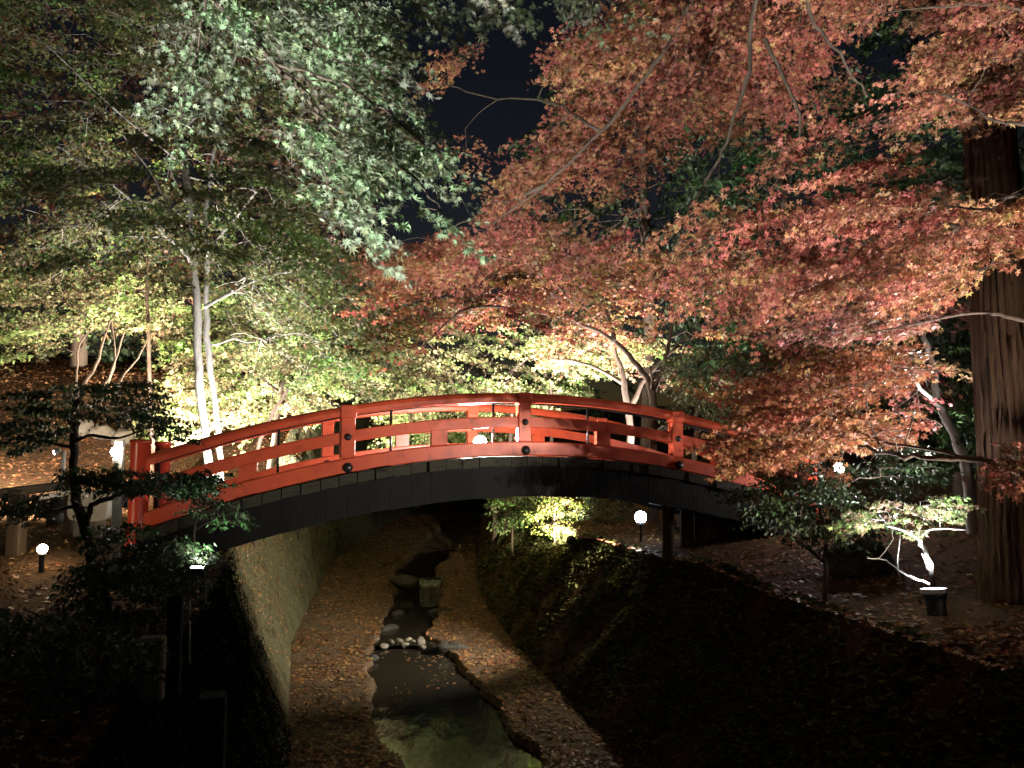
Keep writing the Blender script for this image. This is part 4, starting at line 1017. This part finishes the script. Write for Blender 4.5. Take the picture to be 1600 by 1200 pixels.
n = 52000; y = 3 + 9.5 * r.random(n) ** 0.8; t = r.random(n); k = r.random(n) < np.clip((12.2 - y) / 3.0 - 0.4 * t, 0, 1); y, t = y[k], t[k]
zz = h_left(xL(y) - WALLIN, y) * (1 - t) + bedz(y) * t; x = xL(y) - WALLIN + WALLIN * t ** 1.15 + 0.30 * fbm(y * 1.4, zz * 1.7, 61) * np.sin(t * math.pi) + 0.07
litter('ivy', 'dark ivy added to darken the near end of the mossy wall', x, y, zz, 215, size=0.055, cols=[(0.003, 0.0045, 0.002), (0.006, 0.008, 0.0035), (0.009, 0.009, 0.005)], templ=OVAL, nrm=np.tile(np.array([0.9, 0, 0.4]), (len(y), 1)), tilt=0.55, mat=M_IVY, lift=0.0)  # leaf colour near black so the lamplit near wall stays dark
n = 12000; y = 3.5 + 14 * r.random(n); x = xP(y) - 0.2 + 6 * r.random(n) ** 1.4; k = r.random(n) < np.clip((fbm(x, y, 211) + 0.4) * 1.6, 0.1, 1); x, y = x[k], y[k]
litter('fallen_leaves', 'brown and yellow fallen leaves around the uplight and cedar foot', x, y, h_right(x, y), 205, size=0.075)
n = 5200; y = 8.5 + 18 * r.random(n); t = r.random(n); zz = h_left(xL(y) - WALLIN, y) * (1 - t) + (bedz(y)) * t; x = xL(y) - WALLIN + WALLIN * t ** 1.15 + 0.1
x = x + 0.30 * fbm(y * 1.4, zz * 1.7, 61) * np.sin(t * math.pi)
litter('clinging_leaves', 'fallen leaves and moss tufts clinging to the mossy wall', x - 0.07, y, zz, 206, size=0.06, cols=LIT + [(0.08, 0.10, 0.03), (0.12, 0.13, 0.05), (0.06, 0.08, 0.03)], nrm=np.tile(np.array([0.97, 0, 0.22]), (n, 1)), lift=0.0, tilt=0.5)
n = 44000; y = 5 + 19 * r.random(n); t = r.random(n) ** 0.9; x = xR(y) + (xP(y) - xR(y)) * t
k = r.random(n) < np.clip(fbm(x * 1.6, y * 1.6, 217) * 3 + 0.55, 0.08, 1); x, y, t = x[k], y[k], t[k]; zz = z_rslope(x, y, t) + 0.1 * np.maximum(0, fbm(x * 1.6, y * 1.6, 217))
litter('ground_cover', 'low dark green plants covering the steep bank', x, y, zz, 207, size=0.10, cols=[(0.06, 0.08, 0.025), (0.08, 0.10, 0.03), (0.10, 0.105, 0.04), (0.07, 0.05, 0.027)], templ=OVAL, tilt=0.8, mat=M_IVY, lift=0.05)

# ------------------------------------------------------------------ stones, posts, fence
def stone(name, label, c, sx, sy, sz, seed, mat=M_ROCK, cat='stone', group='stones in the stream', rot=0.0):
    r = R_(seed); n, m = 14, 9; V = []
    ph = np.linspace(0, math.pi, m); an = np.arange(n) * 2 * math.pi / n
    o3 = r.uniform(0, 50, 2)
    for p in ph:
        for a in an:
            k = 1 + 1.5 * float(fbm(np.array(math.cos(a) * 1.8 + o3[0]), np.array(math.sin(a) * 1.8 + p * 1.6 + o3[1]), seed % 97))
            x, y_, z = math.sin(p) * math.cos(a) * k * sx, math.sin(p) * math.sin(a) * k * sy, math.cos(p) * k * sz
            V.append((c[0] + x * math.cos(rot) - y_ * math.sin(rot), c[1] + x * math.sin(rot) + y_ * math.cos(rot), c[2] + z))
    mb = MB(); mb.add(V, [(i * n + j, i * n + n + j, i * n + n + (j + 1) % n, i * n + (j + 1) % n) for i in range(m - 1) for j in range(n)])
    return tag(mb.build(name, mat, smooth=True), label, cat, group)
STN = [(582, 1000, .16, 'dark flat stone at the leaf edge of the row across the stream', M_ROCK), (600, 1010, .13, 'small tan stone near the leaf edge of the row of stones', M_ROCK), (612, 1004, .11, 'small stone touching the tan one in the row', M_ROCK),
       (624, 1002, .12, 'low stone in the middle of the row across the stream', M_ROCK), (632, 1008, .11, 'tan flat stone lowest in the row across the stream', M_ROCK), (645, 1003, .10, 'small stone beside the whitest one in the row', M_ROCK),
       (627, 1001, .13, 'whitest stone in the row across the stream', M_PALE), (658, 1006, .13, 'upright pointed stone past the gap in the row', M_ROCK), (661, 1012, .11, 'low stone at the foot of the pointed one', M_ROCK)]
for i, (px, py, s, lab, mt) in enumerate(STN):
    c = PZ(px + (12 if i == 6 else 0), py, -4.0); stone('river_stone', lab, c, s * .75, s * 0.6, s * (0.45 if i != 7 else 1.0), 300 + i, mt, rot=i)
for i, (px, py, s, lab) in enumerate([(690, 958, .28, 'dark ledge stone jutting from the leaf bar above the row'), (700, 1018, .42, 'long dark undercut stone at the edge of the lower pool'), (676, 918, .25, 'dark rock beside the little waterfall'),
                                     (622, 960, .24, 'dark slanting stone along the leafy edge below the waterfall'), (606, 985, .26, 'dark log-like stone just above the row of stones'), (578, 1030, .2, 'dark stone at the leafy corner of the lower pool'), (632, 917, .5, 'broad dark ledge beside the falling water')]):
    c = PZ(px, py, -4.0) if i < 6 else np.array([P(632, 917, 22.05)[0], 22.1, -3.78]); stone('bank_stone', lab, c, s, s * 0.35, s * (0.4 if i < 6 else 0.5), 330 + i, M_DARKROCK, rot=(0.2, 0.1, 1.2, 1.0, 0.8, 0.3, 0.0)[i], group='dark stones along the water')
c = PZ(1365, 915, -1.75); stone('boulder', 'large dark boulder beneath the shrub near the can uplight', c + [0, .3, .12], 0.52, 0.4, 0.36, 351, M_DARKROCK, 'boulder', None)
for i, (px, py, Y, sx, sz, lab) in enumerate([(98, 786, 12.6, .19, .16, 'rounded stone at the lit corner of the low stone wall'), (70, 792, 12.6, .2, .15, 'darker rounded stone in the low stone wall'), (100, 815, 12.4, .22, .2, 'large rounded stone lowest in the stone wall'),
                                              (196, 777, 12.4, .15, .14, 'small brown stone behind the lamp post'), (160, 672, 15.5, .3, .2, 'grey stone block nearest the bridge end on the slope'), (195, 670, 15.5, .3, .22, 'grey stone block left of the red end post'), (132, 669, 15.7, .3, .24, 'grey stone block farthest up the slope')]):
    q = P(px, py, Y)
    if i > 3: q[1] = 19.6; q[0] *= 19.6 / Y; q[2] = gz(q[0], q[1]) + 0.12
    stone('wall_stone', lab, q, sx, sx * .7, sz, 360 + i, M_ROCK, 'stone', 'stones on the far bank', rot=0.2 * i)

# pale curved slab behind the pruned tree
m = MB(); c0 = P(140, 790, 10.6); w, h_ = 0.27, 0.21; nn = 24
out = []
for a in np.linspace(0, 2 * math.pi, nn, endpoint=False):
    ca, sa = math.cos(a), math.sin(a); out.append((w * np.sign(ca) * abs(ca) ** 0.45, h_ * np.sign(sa) * abs(sa) ** 0.5))
V = [c0 + [x, -0.06 + 0.0 * x, z] for x, z in out] + [c0 + [x, 0.10, z] for x, z in out] + [c0 + [0, -0.075, 0], c0 + [0, 0.1, 0]]
m.add(V, [(i, (i + 1) % nn, nn + (i + 1) % nn, nn + i) for i in range(nn)], [(2 * nn, (i + 1) % nn, i) for i in range(nn)] + [(2 * nn + 1, nn + i, nn + (i + 1) % nn) for i in range(nn)])
slab = empty('stone_slab', 'pale rounded stone slab lit behind the crooked trunk', 'stone'); m.build('slab', M_PALE, slab)
m = MB(); m.bbox(c0 + [0, 0.03, -0.42], 0.4, 0.14, 0.45, 0.02); m.build('foot_block', M_ROCK, slab)

# timber gate frame at the picture's left edge
gate = empty('timber_gate', 'dark timber post and rail frame at the edge of the bank', 'gate')
a = P(26, 765, 9.6); b = P(26, 900, 9.6)
m = MB(); m.bbox((a + b) / 2 - [0, 0, .2], 0.17, 0.17, a[2] - b[2] + 0.4, 0.012); m.build('post', M_TIMBER, gate)
a2 = P(-70, 775, 9.6); b2 = P(-70, 900, 9.6); m = MB(); m.bbox((a2 + b2) / 2 - [0, 0, .2], 0.17, 0.17, a2[2] - b2[2] + 0.4, 0.012); m.build('post', M_TIMBER, gate)
def beam(p, q, w, h, mat, nm, par):
    p, q = np.asarray(p, float), np.asarray(q, float); d = (q - p) / 2; s = unit(np.cross(d, [0, 0, 1.0])); u = unit(np.cross(s, d)); mm = MB(); mm.box((p + q) / 2, d, s * w / 2, u * h / 2); return mm.build(nm, mat, par)
beam(P(-90, 782, 9.6), P(112, 757, 10.8), 0.2, 0.11, M_TIMBER, 'cap_rail', gate)
beam(P(42, 780, 9.75), P(112, 769, 10.7), 0.09, 0.05, M_PALE, 'lit_underside', gate)  # pale bar painted in as the lamplit underside of the cap rail
beam(P(37.5, 885, 9.7), P(37.5, 812, 9.7), 0.03, 0.04, M_PALE, 'lit_edge', gate)  # pale sliver standing in for lamplight along the post edge
a = P(112, 757, 10.8); m = MB(); m.bbox(a - [0, 0, .55], 0.12, 0.12, 1.05, 0.01); m.build('post', M_TIMBER, gate)

# foreground on the near left bank
def timber_post(label, px, py0, py1, Y, w):
    a = P(px, py0, Y); b = P(px, py1, Y); m = MB(); m.bbox((a + b) / 2 - [0, 0, .15], w, w, a[2] - b[2] + .3, 0.012, 0.25); return tag(m.build('timber_post', M_CLAD, smooth=False), label, 'post', 'posts on the near bank')
timber_post('dark squared timber post standing beside the small floodlight box', 272, 930, 1085, 6.9, 0.12)
timber_post('thick dark timber post nearest the mossy wall', 330, 1085, 1230, 5.2, 0.17)
m = MB(); c = P(236, 1025, 6.2); m.bbox(c - [0, 0, .1], 0.2, 0.15, 0.5, 0.018, 0.2); tag(m.build('stone_marker', M_ROCK), 'short grey stone marker among dark leaves on the near bank', 'stone')
m = MB(); a = P(182, 1008, 6.3); b = P(180, 1050, 6.3); m.bbox((a + b) / 2 - [0, 0, .1], 0.028, 0.02, a[2] - b[2] + .2, 0.004); tag(m.build('plant_label', M_STEEL), 'thin pale metal plant marker beside the grey stone', 'marker')
fb = empty('box_floodlight', 'black box floodlight on a bright bracket below the lit shrub', 'floodlight')
cbx = P(308, 900, 7.4); m = MB(); m.bbox(cbx, 0.15, 0.12, 0.16, 0.012, 0.2); m.build('housing', M_BLACKPL, fb)
m = MB(); m.bbox(cbx + [0, 0, .083], 0.12, 0.09, 0.008, 0.002, 0.2); m.build('lens', mat_emit('box_lens', COOL, 40, False), fb)
m = MB(); m.tube([P(319, 916, 7.35), P(321, 930, 7.35), P(322, 942, 7.35), P(326, 944, 7.35), P(329, 940, 7.35)], [0.018, 0.014, 0.009, 0.009, 0.008], 8); m.build('bracket', M_PALE, fb, True)
m = MB(); m.tube([P(297, 915, 7.4), P(296, 990, 7.4), P(295, 1080, 7.4)], 0.012, 8); m.build('stand', M_STEEL, fb, True)
spot(fb, cbx + [0, 0, .12], P(340, 770, 8.2), 60, COOL, 110, 0.6, 0.05)
